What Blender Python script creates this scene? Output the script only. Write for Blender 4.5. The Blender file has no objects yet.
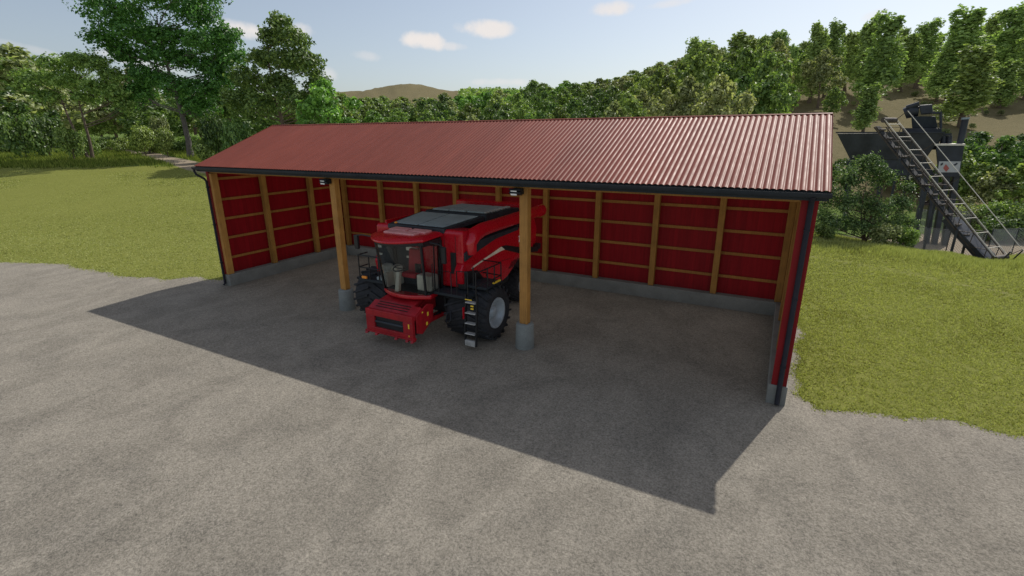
import bpy, bmesh, math, random
import numpy as np
from mathutils import Vector, Matrix, noise as mnoise
PI = math.pi
R = math.radians
sc = bpy.context.scene
col = sc.collection
rng = np.random.default_rng(7)
random.seed(7)

# ------------------------------------------------------------------ camera
CAM = np.array([20.292, -11.82, 5.996]); FPX = 493.044; PIT = .299; YAW = -.498; ROLL = -.005
fw = np.array([math.sin(YAW)*math.cos(PIT), math.cos(YAW)*math.cos(PIT), -math.sin(PIT)])
rt = np.array([math.cos(YAW), -math.sin(YAW), 0.]); up = np.cross(rt, fw)
r2 = rt*math.cos(ROLL)+up*math.sin(ROLL); u2 = -rt*math.sin(ROLL)+up*math.cos(ROLL)
FH = np.array([math.sin(YAW), math.cos(YAW)]); RH = np.array([math.cos(YAW), -math.sin(YAW)])
cd = bpy.data.cameras.new('camera'); cam = bpy.data.objects.new('camera', cd); col.objects.link(cam)
cd.sensor_width = 36; cd.lens = FPX/1024*36; cd.clip_start = .1; cd.clip_end = 4000
cam.matrix_world = Matrix(((r2[0], u2[0], -fw[0], CAM[0]), (r2[1], u2[1], -fw[1], CAM[1]), (r2[2], u2[2], -fw[2], CAM[2]), (0, 0, 0, 1)))
sc.camera = cam

def slope_of(v): return math.tan(math.atan((288-v)/FPX)-PIT)
def pixel_point(u, v, d):
    """world point at image pixel (u, v) and assumed forward distance d in metres"""
    e = slope_of(v); k = (u-512)/FPX*(math.cos(PIT)-e*math.sin(PIT))
    p = CAM[:2]+d*FH+k*d*RH
    return Vector((p[0], p[1], CAM[2]+d*e))

# ------------------------------------------------------------------ materials
def new_mat(name):
    m = bpy.data.materials.new(name); m.use_nodes = True
    nt = m.node_tree; b = nt.nodes['Principled BSDF']
    return m, nt, b
def N(nt, t, **kw):
    n = nt.nodes.new(t)
    for k, v in kw.items(): setattr(n, k, v)
    return n
def L(nt, a, b): nt.links.new(a, b)
def coords(nt, kind='Object', scale=(1, 1, 1)):
    tc = N(nt, 'ShaderNodeTexCoord'); mp = N(nt, 'ShaderNodeMapping'); mp.inputs['Scale'].default_value = scale
    L(nt, tc.outputs[kind], mp.inputs['Vector']); return mp.outputs[0]
def noise(nt, vec, scale, detail=4, rough=.55, dist=0):
    n = N(nt, 'ShaderNodeTexNoise'); n.inputs['Scale'].default_value = scale; n.inputs['Detail'].default_value = detail
    n.inputs['Roughness'].default_value = rough; n.inputs['Distortion'].default_value = dist
    L(nt, vec, n.inputs['Vector']); return n.outputs['Fac']
def ramp(nt, fac, stops):
    r = N(nt, 'ShaderNodeValToRGB'); e = r.color_ramp.elements
    while len(e) < len(stops): e.new(.5)
    for i, (p, c) in enumerate(stops):
        e[i].position = p; e[i].color = (c[0], c[1], c[2], 1) if hasattr(c, '__len__') else (c, c, c, 1)
    L(nt, fac, r.inputs[0]); return r.outputs[0]
def mix(nt, fac, a, b, mode='MIX'):
    m = N(nt, 'ShaderNodeMix', data_type='RGBA', blend_type=mode)
    for s, v in ((m.inputs[0], fac), (m.inputs[6], a), (m.inputs[7], b)):
        if hasattr(v, 'links') or hasattr(v, 'is_linked'): L(nt, v, s)
        elif hasattr(v, '__len__'): s.default_value = (v[0], v[1], v[2], 1)
        else: s.default_value = v
    return m.outputs[2]
def bump(nt, b, fac, strength, dist=.02):
    n = N(nt, 'ShaderNodeBump'); n.inputs['Strength'].default_value = strength; n.inputs['Distance'].default_value = dist
    L(nt, fac, n.inputs['Height']); L(nt, n.outputs[0], b.inputs['Normal'])
def sc_(c, k): return tuple(min(1, x*k) for x in c)
def paint(name, c, rough=.5, metal=0., var=.25, nscale=3, stretch=(1, 1, 1), bumpk=0, coat=0, spec=.5):
    m, nt, b = new_mat(name)
    v = coords(nt, 'Object', stretch)
    n = noise(nt, v, nscale, 6, .6)
    L(nt, ramp(nt, n, [(.3, sc_(c, 1-var)), (.7, sc_(c, 1+var))]), b.inputs['Base Color'])
    n2 = noise(nt, v, nscale*6, 3)
    rr = ramp(nt, n2, [(.3, max(.02, rough-.08)), (.7, min(1, rough+.08))]); L(nt, rr, b.inputs['Roughness'])
    b.inputs['Metallic'].default_value = metal; b.inputs['Coat Weight'].default_value = coat
    b.inputs['Specular IOR Level'].default_value = spec
    if bumpk: bump(nt, b, n2, bumpk)
    return m

# wood
def wood(name, c):
    m, nt, b = new_mat(name)
    tc = N(nt, 'ShaderNodeTexCoord')
    n1 = noise(nt, tc.outputs['Object'], 2.2, 4)
    mp = N(nt, 'ShaderNodeMapping'); mp.inputs['Scale'].default_value = (26, 26, 1.3); L(nt, tc.outputs['Object'], mp.inputs['Vector'])
    n2 = noise(nt, mp.outputs[0], 1.2, 6, .65, .6)
    base = ramp(nt, n2, [(.3, sc_(c, .6)), (.52, c), (.75, sc_(c, 1.25))])
    out = mix(nt, .35, base, ramp(nt, n1, [(.35, sc_(c, .6)), (.65, sc_(c, 1.3))]))
    L(nt, out, b.inputs['Base Color']); b.inputs['Roughness'].default_value = .7; bump(nt, b, n2, .25, .01)
    return m
M = {}
M['wood'] = wood('timber', (.33, .165, .042))
M['wood_dark'] = wood('timber_dark', (.25, .125, .03))  # same grain in a darker tone, for studs, beams and trusses
M['girt'] = wood('girt_timber', (.24, .105, .026))
def boards():
    m, nt, b = new_mat('red_boards')
    tc = N(nt, 'ShaderNodeTexCoord'); sep = N(nt, 'ShaderNodeSeparateXYZ'); L(nt, tc.outputs['Object'], sep.inputs[0])
    ad = N(nt, 'ShaderNodeMath', operation='ADD'); L(nt, sep.outputs[0], ad.inputs[0]); L(nt, sep.outputs[1], ad.inputs[1])
    mu = N(nt, 'ShaderNodeMath', operation='MULTIPLY'); L(nt, ad.outputs[0], mu.inputs[0]); mu.inputs[1].default_value = 1/.17
    fr = N(nt, 'ShaderNodeMath', operation='FRACT'); L(nt, mu.outputs[0], fr.inputs[0])
    fl = N(nt, 'ShaderNodeMath', operation='FLOOR'); L(nt, mu.outputs[0], fl.inputs[0])
    wn = N(nt, 'ShaderNodeTexWhiteNoise', noise_dimensions='1D'); L(nt, fl.outputs[0], wn.inputs['W'])
    c = (.18, .005, .008)
    base = ramp(nt, wn.outputs['Value'], [(0, sc_(c, .8)), (1, sc_(c, 1.15))])
    g = ramp(nt, fr.outputs[0], [(0, .72), (.04, 1), (.96, 1), (1, .72)])
    v = coords(nt, 'Object', (12, 12, .8)); n = noise(nt, v, 1.5, 5)
    base = mix(nt, .5, base, ramp(nt, n, [(.3, sc_(c, .65)), (.7, sc_(c, 1.25))]))
    L(nt, mix(nt, 1, base, g, 'MULTIPLY'), b.inputs['Base Color']); b.inputs['Roughness'].default_value = .6
    b.inputs['Specular IOR Level'].default_value = .3
    bump(nt, b, g, .2, .008)
    return m
M['boards'] = boards()
def concrete(name, c):
    m, nt, b = new_mat(name)
    v = coords(nt); n1 = noise(nt, v, 1.7, 6, .65); n2 = noise(nt, v, 24, 5, .7)
    o = mix(nt, .45, ramp(nt, n1, [(.3, sc_(c, .62)), (.7, sc_(c, 1.2))]), ramp(nt, n2, [(.3, sc_(c, .7)), (.7, sc_(c, 1.2))]))
    L(nt, o, b.inputs['Base Color']); b.inputs['Roughness'].default_value = .9; bump(nt, b, n2, .35, .02)
    return m
M['concrete'] = concrete('concrete', (.175, .18, .17))
M['pier'] = concrete('pier_concrete', (.19, .205, .20))
def roofmat():
    m, nt, b = new_mat('roof_sheet')
    tc = N(nt, 'ShaderNodeTexCoord'); sep = N(nt, 'ShaderNodeSeparateXYZ'); L(nt, tc.outputs['Object'], sep.inputs[0])
    mu = N(nt, 'ShaderNodeMath', operation='MULTIPLY'); L(nt, sep.outputs[0], mu.inputs[0]); mu.inputs[1].default_value = 1/1.056
    fl = N(nt, 'ShaderNodeMath', operation='FLOOR'); L(nt, mu.outputs[0], fl.inputs[0])
    wn = N(nt, 'ShaderNodeTexWhiteNoise', noise_dimensions='1D'); L(nt, fl.outputs[0], wn.inputs['W'])
    c = (.148, .040, .028)
    base = ramp(nt, wn.outputs['Value'], [(0, sc_(c, .86)), (1, sc_(c, 1.12))])
    v = coords(nt, 'Object', (3, .5, .5)); n = noise(nt, v, 1.4, 6, .6)
    base = mix(nt, .4, base, ramp(nt, n, [(.3, sc_(c, .75)), (.7, sc_(c, 1.3))]))
    L(nt, base, b.inputs['Base Color'])
    n2 = noise(nt, v, 6, 4); L(nt, ramp(nt, n2, [(.3, .42), (.7, .52)]), b.inputs['Roughness'])
    b.inputs['Specular IOR Level'].default_value = .095
    return m
M['roof'] = roofmat()
M['trim'] = paint('dark_trim', (.020, .025, .030), .6, 0, .2, spec=.25)
M['pipe'] = paint('downpipe', (.018, .018, .024), .6, 0, .15, spec=.25)
M['black'] = paint('black_plastic', (.012, .013, .015), .45, 0, .3)
M['lamp_white'] = paint('lamp_lens', (.7, .72, .72), .2, 0, .05)
M['red'] = paint('combine_red', (.38, .004, .012), .30, 0, .10, 2, coat=.6)
M['red_dusty'] = paint('feeder_red', (.27, .008, .013), .45, 0, .3, 4, coat=.15)
M['cover'] = paint('tank_cover', (.20, .245, .265), .40, 0, .18, 2.5)
M['cover_frame'] = paint('tank_frame', (.022, .026, .032), .5, 0, .3)
M['tyre'] = paint('tyre_rubber', (.022, .023, .026), .8, 0, .35, 6, bumpk=.2)
M['rim'] = paint('wheel_rim', (.36, .41, .45), .45, .3, .2, 5)
M['step'] = paint('step_metal', (.40, .40, .39), .5, .3, .25, 8)
M['cream'] = paint('cab_trim', (.62, .57, .48), .6, 0, .15)
M['hatch'] = paint('roof_hatch_painted_sheen', (.55, .24, .24), .35, 0, .25, 6, coat=.4)  # reflection on the red hatches, put into a paler pink base colour
M['seat'] = paint('seat_fabric', (.28, .02, .025), .8, 0, .2)
M['stripe'] = paint('stripe_cream', (.62, .55, .44), .5, 0, .12)
M['yellow'] = paint('decal_yellow', (.70, .48, .04), .5, 0, .1)
M['white'] = paint('decal_white', (.75, .75, .72), .5, 0, .06)
M['orange'] = paint('beacon_orange', (.7, .25, .03), .3, 0, .1)
M['steel'] = paint('dark_steel', (.032, .036, .045), .55, .2, .35, 1.2)
M['steel2'] = paint('rusty_steel', (.06, .048, .042), .7, .1, .5, 3)
M['rail'] = paint('galvanised_rail', (.60, .56, .49), .5, .2, .15)
M['belt'] = paint('belt_rubber', (.03, .03, .032), .8, 0, .3)
M['wire'] = paint('fence_wire', (.28, .30, .31), .5, .3, .1)
M['sign'] = paint('sign_plate', (.34, .35, .36), .5, 0, .1)
M['signred'] = paint('sign_red', (.30, .08, .07), .5, 0, .1)
def glass():
    m = bpy.data.materials.new('cab_glass'); m.use_nodes = True; nt = m.node_tree; nt.nodes.clear()
    o = N(nt, 'ShaderNodeOutputMaterial'); t = N(nt, 'ShaderNodeBsdfTransparent'); g = N(nt, 'ShaderNodeBsdfGlossy'); x = N(nt, 'ShaderNodeMixShader')
    t.inputs[0].default_value = (.80, .86, .87, 1); g.inputs['Roughness'].default_value = .03; g.inputs['Color'].default_value = (.9, .95, 1, 1)
    fr = N(nt, 'ShaderNodeFresnel'); fr.inputs[0].default_value = 1.5
    L(nt, fr.outputs[0], x.inputs[0]); L(nt, t.outputs[0], x.inputs[1]); L(nt, g.outputs[0], x.inputs[2]); L(nt, x.outputs[0], o.inputs[0])
    return m
M['glass'] = glass()

def gravel():
    m, nt, b = new_mat('gravel')
    v = coords(nt)
    c = (.192, .175, .148)
    big = noise(nt, v, .16, 5, .6, .3); mid = noise(nt, v, 1.1, 6, .7, .4); fine = noise(nt, v, 9, 6, .85); sp = noise(nt, v, 26, 4, .85)
    o = ramp(nt, big, [(.40, sc_(c, .74)), (.60, sc_(c, 1.16))])
    o = mix(nt, .55, o, ramp(nt, mid, [(.36, (c[0]*.50, c[1]*.53, c[2]*.58)), (.5, c), (.64, sc_(c, 1.42))]))
    o = mix(nt, .48, o, ramp(nt, fine, [(.36, sc_(c, .36)), (.64, sc_(c, 1.65))]))
    o = mix(nt, .42, o, ramp(nt, sp, [(.38, sc_(c, .25)), (.62, sc_(c, 1.9))]))
    st = noise(nt, coords(nt, 'Object', (1, .6, 1)), .75, 5, .65, .8)
    o = mix(nt, 1, o, ramp(nt, st, [(.40, .86), (.58, 1.05)]), 'MULTIPLY')
    L(nt, o, b.inputs['Base Color']); b.inputs['Roughness'].default_value = .95; b.inputs['Specular IOR Level'].default_value = .15
    ad = N(nt, 'ShaderNodeMath', operation='ADD'); L(nt, fine, ad.inputs[0]); L(nt, sp, ad.inputs[1])
    bump(nt, b, ad.outputs[0], .75, .035)
    return m
M['gravel'] = gravel()

def ground_mat():
    m, nt, b = new_mat('ground')
    v = coords(nt)
    at = N(nt, 'ShaderNodeVertexColor', layer_name='cover'); sep = N(nt, 'ShaderNodeSeparateColor'); L(nt, at.outputs[0], sep.inputs[0])
    n1 = noise(nt, v, .12, 5, .6); n2 = noise(nt, v, 1.6, 6, .75); n3 = noise(nt, v, 9, 4, .8); n4 = noise(nt, v, .9, 4, .7, .8)
    g = ramp(nt, n1, [(.3, (.130, .150, .026)), (.7, (.155, .172, .036))])
    g = mix(nt, .4, g, ramp(nt, n2, [(.3, (.105, .122, .022)), (.5, (.14, .16, .032)), (.72, (.175, .19, .048))]))
    g = mix(nt, .35, g, ramp(nt, n3, [(.36, (.075, .055, .028)), (.6, (.165, .17, .05))]))
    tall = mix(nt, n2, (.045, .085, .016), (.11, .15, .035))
    soil = mix(nt, n4, (.055, .058, .024), (.165, .135, .078))
    soil = mix(nt, .35, soil, ramp(nt, n3, [(.35, (.05, .05, .02)), (.65, (.22, .17, .09))]))
    path = mix(nt, n3, (.17, .135, .095), (.28, .235, .18))
    def edge(chan, lo, hi):
        a = N(nt, 'ShaderNodeMath', operation='ADD'); L(nt, sep.outputs[chan], a.inputs[0]); 
        s = N(nt, 'ShaderNodeMath', operation='MULTIPLY'); L(nt, n2, s.inputs[0]); s.inputs[1].default_value = .6
        s2 = N(nt, 'ShaderNodeMath', operation='SUBTRACT'); L(nt, a.outputs[0], s2.inputs[0]); L(nt, s.outputs[0], s2.inputs[1]); a.inputs[1].default_value = .3
        return ramp(nt, s2.outputs[0], [(lo, 0.), (hi, 1.)])
    o = mix(nt, edge(2, .4, .6), g, tall)
    o = mix(nt, edge(0, .35, .65), o, soil)
    o = mix(nt, edge(1, .4, .55), o, path)
    L(nt, o, b.inputs['Base Color']); b.inputs['Roughness'].default_value = 1; b.inputs['Specular IOR Level'].default_value = .08
    ad = N(nt, 'ShaderNodeMath', operation='ADD'); L(nt, n2, ad.inputs[0]); L(nt, n3, ad.inputs[1])
    bump(nt, b, ad.outputs[0], .6, .08)
    return m
M['ground'] = ground_mat()

def leafmat(name, c, c2, trans=.35, objvar=.3):
    m = bpy.data.materials.new(name); m.use_nodes = True; nt = m.node_tree; nt.nodes.clear()
    o = N(nt, 'ShaderNodeOutputMaterial'); d = N(nt, 'ShaderNodeBsdfDiffuse'); t = N(nt, 'ShaderNodeBsdfTranslucent'); x = N(nt, 'ShaderNodeMixShader'); x.inputs[0].default_value = trans
    gl = N(nt, 'ShaderNodeBsdfGlossy'); gl.inputs['Roughness'].default_value = .45; x2 = N(nt, 'ShaderNodeMixShader'); x2.inputs[0].default_value = 0 if 'grass' in name else .05
    geo = N(nt, 'ShaderNodeNewGeometry'); oi = N(nt, 'ShaderNodeObjectInfo')
    v = coords(nt); n = noise(nt, v, .35, 3)
    ad = N(nt, 'ShaderNodeMath', operation='ADD'); L(nt, geo.outputs['Random Per Island'], ad.inputs[0]); L(nt, n, ad.inputs[1])
    base = ramp(nt, ad.outputs[0], [(.35, (.13, .105, .045)), (.62, sc_(c, .78)), (1.0, c), (1.35, c2)] if 'grass' in name else [(.35, sc_(c, .5)), (1.0, c), (1.35, c2)])
    hv = N(nt, 'ShaderNodeHueSaturation'); L(nt, base, hv.inputs['Color'])
    mr = N(nt, 'ShaderNodeMapRange'); L(nt, oi.outputs['Random'], mr.inputs[0]); mr.inputs[3].default_value = 1-objvar; mr.inputs[4].default_value = 1+objvar
    L(nt, mr.outputs[0], hv.inputs['Value'])
    mh = N(nt, 'ShaderNodeMapRange'); mm = N(nt, 'ShaderNodeMath', operation='FRACT'); m3 = N(nt, 'ShaderNodeMath', operation='MULTIPLY'); L(nt, oi.outputs['Random'], m3.inputs[0]); m3.inputs[1].default_value = 7.13; L(nt, m3.outputs[0], mm.inputs[0])
    L(nt, mm.outputs[0], mh.inputs[0]); mh.inputs[3].default_value = .485; mh.inputs[4].default_value = .515; L(nt, mh.outputs[0], hv.inputs['Hue'])
    L(nt, hv.outputs[0], d.inputs[0]); 
    tm = mix(nt, 1, hv.outputs[0], (1.25, 1.35, .55), 'MULTIPLY'); L(nt, tm, t.inputs[0])
    L(nt, d.outputs[0], x.inputs[1]); L(nt, t.outputs[0], x.inputs[2]); L(nt, x.outputs[0], x2.inputs[1]); L(nt, gl.outputs[0], x2.inputs[2]); L(nt, x2.outputs[0], o.inputs[0])
    return m
M['leaf_mid'] = leafmat('leaf_mid', (.104, .165, .042), (.21, .28, .09), .42)
M['leaf_dark'] = leafmat('leaf_dark', (.060, .112, .030), (.13, .195, .06), .38)
M['leaf_olive'] = leafmat('leaf_olive', (.130, .160, .062), (.28, .30, .16), .4)
M['leaf_bright'] = leafmat('leaf_bright', (.095, .195, .040), (.16, .28, .07), .45)
M['leaf_green'] = leafmat('leaf_deep_green', (.044, .120, .026), (.09, .20, .05), .42, .05)
M['leaf_poplar'] = leafmat('leaf_poplar', (.165, .240, .078), (.26, .34, .13), .45, .15)
M['leaf_bush'] = leafmat('leaf_bush', (.050, .092, .028), (.17, .23, .10), .35, .05)
M['bark'] = paint('bark', (.10, .075, .055), .9, 0, .4, 3, (4, 4, 1), .4)
M['bark_grey'] = paint('bark_grey', (.085, .075, .068), .9, 0, .4, 3, (4, 4, 1), .4)
M['grass'] = leafmat('grass_blade', (.290, .300, .108), (.38, .38, .17), .35, 0)
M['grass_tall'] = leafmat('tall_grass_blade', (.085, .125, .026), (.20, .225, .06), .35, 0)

# ------------------------------------------------------------------ mesh helpers
class MB:
    def __init__(s): s.v = []; s.f = []; s.smooth = []
    def add(s, vs, fs, smooth=False):
        o = len(s.v); s.v += [tuple(p) for p in vs]; s.f += [tuple(i+o for i in f) for f in fs]; s.smooth += [smooth]*len(fs); return s
    def box(s, x0, x1, y0, y1, z0, z1):
        vs = [(x0, y0, z0), (x1, y0, z0), (x1, y1, z0), (x0, y1, z0), (x0, y0, z1), (x1, y0, z1), (x1, y1, z1), (x0, y1, z1)]
        return s.add(vs, [(0, 3, 2, 1), (4, 5, 6, 7), (0, 1, 5, 4), (1, 2, 6, 5), (2, 3, 7, 6), (3, 0, 4, 7)])
    def hexa(s, bottom, top):
        return s.add(list(bottom)+list(top), [(0, 3, 2, 1), (4, 5, 6, 7), (0, 1, 5, 4), (1, 2, 6, 5), (2, 3, 7, 6), (3, 0, 4, 7)])
    def obox(s, c, ax, ay, az):
        c, ax, ay, az = map(Vector, (c, ax, ay, az))
        P = lambda a, b, d: c+ax*a+ay*b+az*d
        return s.hexa([P(-1, -1, -1), P(1, -1, -1), P(1, 1, -1), P(-1, 1, -1)], [P(-1, -1, 1), P(1, -1, 1), P(1, 1, 1), P(-1, 1, 1)])
    def beam(s, a, b, w, h, upv=(0, 0, 1)):
        a, b = Vector(a), Vector(b); d = b-a; u = Vector(upv)
        if abs(d.normalized().dot(u)) > .98: u = Vector((1, 0, 0))
        x = d.cross(u).normalized(); y = x.cross(d).normalized()
        return s.obox((a+b)/2, x*w/2, d/2, y*h/2)
    def tube(s, path, r, n=8, cap=True, smooth=True):
        path = [Vector(p) for p in path]; rs = r if hasattr(r, '__len__') else [r]*len(path)
        vs = []; prev = None
        for i, p in enumerate(path):
            t = (path[min(i+1, len(path)-1)]-path[max(i-1, 0)]).normalized()
            if prev is None:
                x = t.orthogonal().normalized()
            else:
                x = (prev-t*prev.dot(t)).normalized()
            prev = x; y = t.cross(x)
            for k in range(n):
                a = 2*PI*k/n; vs.append(p+(x*math.cos(a)+y*math.sin(a))*rs[i])
        fs = [(i*n+k, i*n+(k+1) % n, (i+1)*n+(k+1) % n, (i+1)*n+k) for i in range(len(path)-1) for k in range(n)]
        s.add(vs, fs, smooth)
        if cap:
            s.add(vs[:n], [tuple(range(n))[::-1]]); s.add(vs[-n:], [tuple(range(n))])
        return s
    def prism(s, poly, axis, a, b):
        """poly of 2D points extruded along axis (x: (y,z); y: (x,z); z: (x,y)) from a to b"""
        mk = {'x': lambda t, p: (t, p[0], p[1]), 'y': lambda t, p: (p[0], t, p[1]), 'z': lambda t, p: (p[0], p[1], t)}[axis]
        n = len(poly); vs = [mk(a, p) for p in poly]+[mk(b, p) for p in poly]
        fs = [tuple(range(n))[::-1], tuple(range(n, 2*n))]+[(i, (i+1) % n, n+(i+1) % n, n+i) for i in range(n)]
        return s.add(vs, fs)
    def lathe(s, prof, c, axis='x', n=40, smooth=True):
        """profile list of (offset along axis, radius)"""
        vs = []
        for t, r in prof:
            for k in range(n):
                a = 2*PI*k/n; q = (r*math.cos(a), r*math.sin(a))
                vs.append((c[0]+t, c[1]+q[0], c[2]+q[1]) if axis == 'x' else (c[0]+q[0], c[1]+q[1], c[2]+t))
        m = len(prof)
        fs = [(i*n+k, i*n+(k+1) % n, (i+1)*n+(k+1) % n, (i+1)*n+k) for i in range(m-1) for k in range(n)]
        return s.add(vs, fs, smooth)
    def build(s, name, m, parent=None, bevel=0, org=(0, 0, 0), recalc=True, seg=2):
        me = bpy.data.meshes.new(name)
        o = Vector(org)
        me.from_pydata([Vector(p)-o for p in s.v], [], s.f)
        me.polygons.foreach_set('use_smooth', s.smooth)
        if recalc:
            bm = bmesh.new(); bm.from_mesh(me); bmesh.ops.recalc_face_normals(bm, faces=bm.faces); bm.to_mesh(me); bm.free()
        me.materials.append(m); me.update()
        ob = bpy.data.objects.new(name, me); col.objects.link(ob)
        if parent: ob.parent = parent
        else: ob.location = o
        if bevel:
            bv = ob.modifiers.new('bevel', 'BEVEL'); bv.width = bevel; bv.segments = seg; bv.limit_method = 'ANGLE'; bv.angle_limit = R(35)
        return ob
def empty(name, loc, label, cat, group=None):
    o = bpy.data.objects.new(name, None); col.objects.link(o); o.location = loc; o['label'] = label; o['category'] = cat
    o.empty_display_size = .3
    if group: o['group'] = group
    return o
def tag(o, label, cat, group=None):
    o['label'] = label; o['category'] = cat
    if group: o['group'] = group
    return o
def npmesh(name, V, F, m, smooth=False):
    """V (n,3), F (k,4) or (k,3) arrays"""
    me = bpy.data.meshes.new(name); k = F.shape[1]
    me.vertices.add(len(V)); me.vertices.foreach_set('co', V.astype(np.float32).ravel())
    me.loops.add(F.size); me.loops.foreach_set('vertex_index', F.astype(np.int32).ravel())
    me.polygons.add(len(F)); me.polygons.foreach_set('loop_start', np.arange(0, F.size, k, dtype=np.int32))
    me.polygons.foreach_set('use_smooth', np.full(len(F), smooth))
    me.update(calc_edges=True); me.materials.append(m)
    return me

# ------------------------------------------------------------------ terrain
A_K = np.array([-1.3, -.95, -.6, -.3, 0, .25, .45, .62, .75, .88, 1.0, 1.3])
D_K = np.array([0, 22, 26, 30, 35, 42, 50, 65, 80, 95, 110, 140, 200, 300, 450, 700, 1100])
LFT = [0, 0, 0, 0, .35, .9, 1.6, 2.7, 3.4, 3.9, 4.4, 5.5, 8, 12, 22, 46, 60]
CEN = [0, 0, 0, 0, .2, .5, 1, 2, 3, 4, 5, 8, 12, 18, 30, 58, 62]
TAB = np.array([LFT, LFT, LFT, LFT[:13]+[16, 30, 58, 60], CEN,
    [0, 0, 0, 0, 0, 0, .5, 2, 4, 6, 8.5, 14, 22, 30, 45, 56, 60],
    [0, 0, 0, 0, -.2, -.5, 0, 3, 6, 9.5, 12.5, 19, 30, 38, 46, 56, 60],
    [0, 0, 0, -.1, -.8, -1.2, -.6, 3.5, 6.9, 10.8, 14.7, 21, 32, 40, 46, 56, 60],
    [0, 0, 0, -.5, -1.4, -1.9, -1.2, 3.5, 7, 10.8, 14.7, 22, 34, 41, 46, 56, 60],
    [0, 0, -.25, -1.2, -1.8, -1.9, -1.0, 3.6, 7, 10.8, 14.7, 22, 34, 41, 46, 56, 60],
    [0, 0, -.8, -1.5, -1.8, -1.9, -.6, 4, 7.5, 11, 15, 22, 34, 41, 46, 56, 60],
    [0, 0, -1, -1.5, -1.7, -1.5, 0, 4.5, 8, 11.5, 15.5, 23, 35, 42, 46, 56, 60]])
def frame_of(x, y):
    dx = np.asarray(x)-CAM[0]; dy = np.asarray(y)-CAM[1]
    d = dx*FH[0]+dy*FH[1]; s = dx*RH[0]+dy*RH[1]
    beta = np.arctan2(s, d); rho = np.hypot(d, s)
    return beta, rho
def terr(x, y):
    beta, rho = frame_of(x, y)
    b = np.clip(beta, math.atan(-1.3), math.atan(1.3)); a = np.tan(b); dd = rho*np.cos(b)
    fade = np.clip((np.abs(beta)-math.atan(1.3))/.9, 0, 1); fade = fade*fade*(3-2*fade)
    dd = np.clip(dd, 0, 1099); a = np.clip(a, -1.2999, 1.2999)
    i = np.clip(np.searchsorted(A_K, a, side='right')-1, 0, len(A_K)-2); j = np.clip(np.searchsorted(D_K, dd, side='right')-1, 0, len(D_K)-2)
    t = (a-A_K[i])/(A_K[i+1]-A_K[i]); t = t*t*(3-2*t)
    s = (dd-D_K[j])/(D_K[j+1]-D_K[j])
    # cubic hermite along distance for a smooth profile
    def prof(ii):
        T = TAB[ii, j]; T1 = TAB[ii, j+1]; h = D_K[j+1]-D_K[j]
        jm = np.clip(j-1, 0, None); jp = np.clip(j+2, None, len(D_K)-1)
        m0 = (T1-TAB[ii, jm])/np.maximum(D_K[j+1]-D_K[jm], 1e-6); m1 = (TAB[ii, jp]-T)/np.maximum(D_K[jp]-D_K[j], 1e-6)
        m0 = np.where(j == 0, 0, m0); m0 = np.where(np.abs(T)+np.abs(T1) < 1e-9, 0, m0); m1 = np.where(np.abs(T)+np.abs(T1) < 1e-9, 0, m1)
        m0 = np.where(np.abs(T-TAB[ii, jm]) < 1e-9, 0, m0); m1 = np.where(j == 0, 0, m1)
        return (2*s**3-3*s**2+1)*T+(s**3-2*s**2+s)*h*m0+(-2*s**3+3*s**2)*T1+(s**3-s**2)*h*m1
    z = prof(i)*(1-t)+prof(i+1)*t
    z = z*(1-fade)+fade*np.clip((rho-90)*.06, 0, 30)
    for u, w, h in ((412, 32, 12), (350, 60, 3), (486, 50, 4), (250, 90, 3)):
        bb = math.atan((u-512)/516); z = z+h*np.exp(-((beta-bb)/(w/516))**2)*np.exp(-((rho-720)/170)**2)
    return z
def tz(x, y): return float(terr(np.array([x]), np.array([y]))[0])

nb, = (520,)
bet = np.concatenate([np.linspace(-.95, .95, 360), np.linspace(.95, 2*PI-.95, 122)[1:-1]]); nb = len(bet)
rad = np.concatenate([np.array([1.5, 6, 12, 17]), np.linspace(20, 60, 81), 60*1.035**np.arange(1, 98)]); nr = len(rad)
Bm, Rm = np.meshgrid(bet, rad)
X = CAM[0]+Rm*(np.cos(Bm)*FH[0]+np.sin(Bm)*RH[0]); Y = CAM[1]+Rm*(np.cos(Bm)*FH[1]+np.sin(Bm)*RH[1])
Z = terr(X.ravel(), Y.ravel()).reshape(X.shape)
rough_ = np.array([mnoise.noise(Vector((x*.05, y*.05, 0)))+.4*mnoise.noise(Vector((x*.21, y*.21, 3))) for x, y in zip(X.ravel(), Y.ravel())]).reshape(X.shape)
Z += rough_*np.clip((Rm-45)/60, 0, 1)*.9*np.clip(Rm/150, .4, 3)
V = np.c_[X.ravel(), Y.ravel(), Z.ravel()]; V = np.r_[V, [[CAM[0], CAM[1], 0]]]
F = []
i0 = np.arange(nb); i1 = (i0+1) % nb
for r_ in range(nr-1): F.append(np.c_[r_*nb+i0, r_*nb+i1, (r_+1)*nb+i1, (r_+1)*nb+i0])
F = np.concatenate(F)
c0 = len(V)-1
Fc = np.c_[i1, i0, np.full(nb, c0)]
me = bpy.data.meshes.new('ground'); me.from_pydata(V.tolist(), [], F[:, ::-1].tolist()+Fc.tolist())
me.polygons.foreach_set('use_smooth', [True]*len(me.polygons)); me.materials.append(M['ground'])
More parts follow.
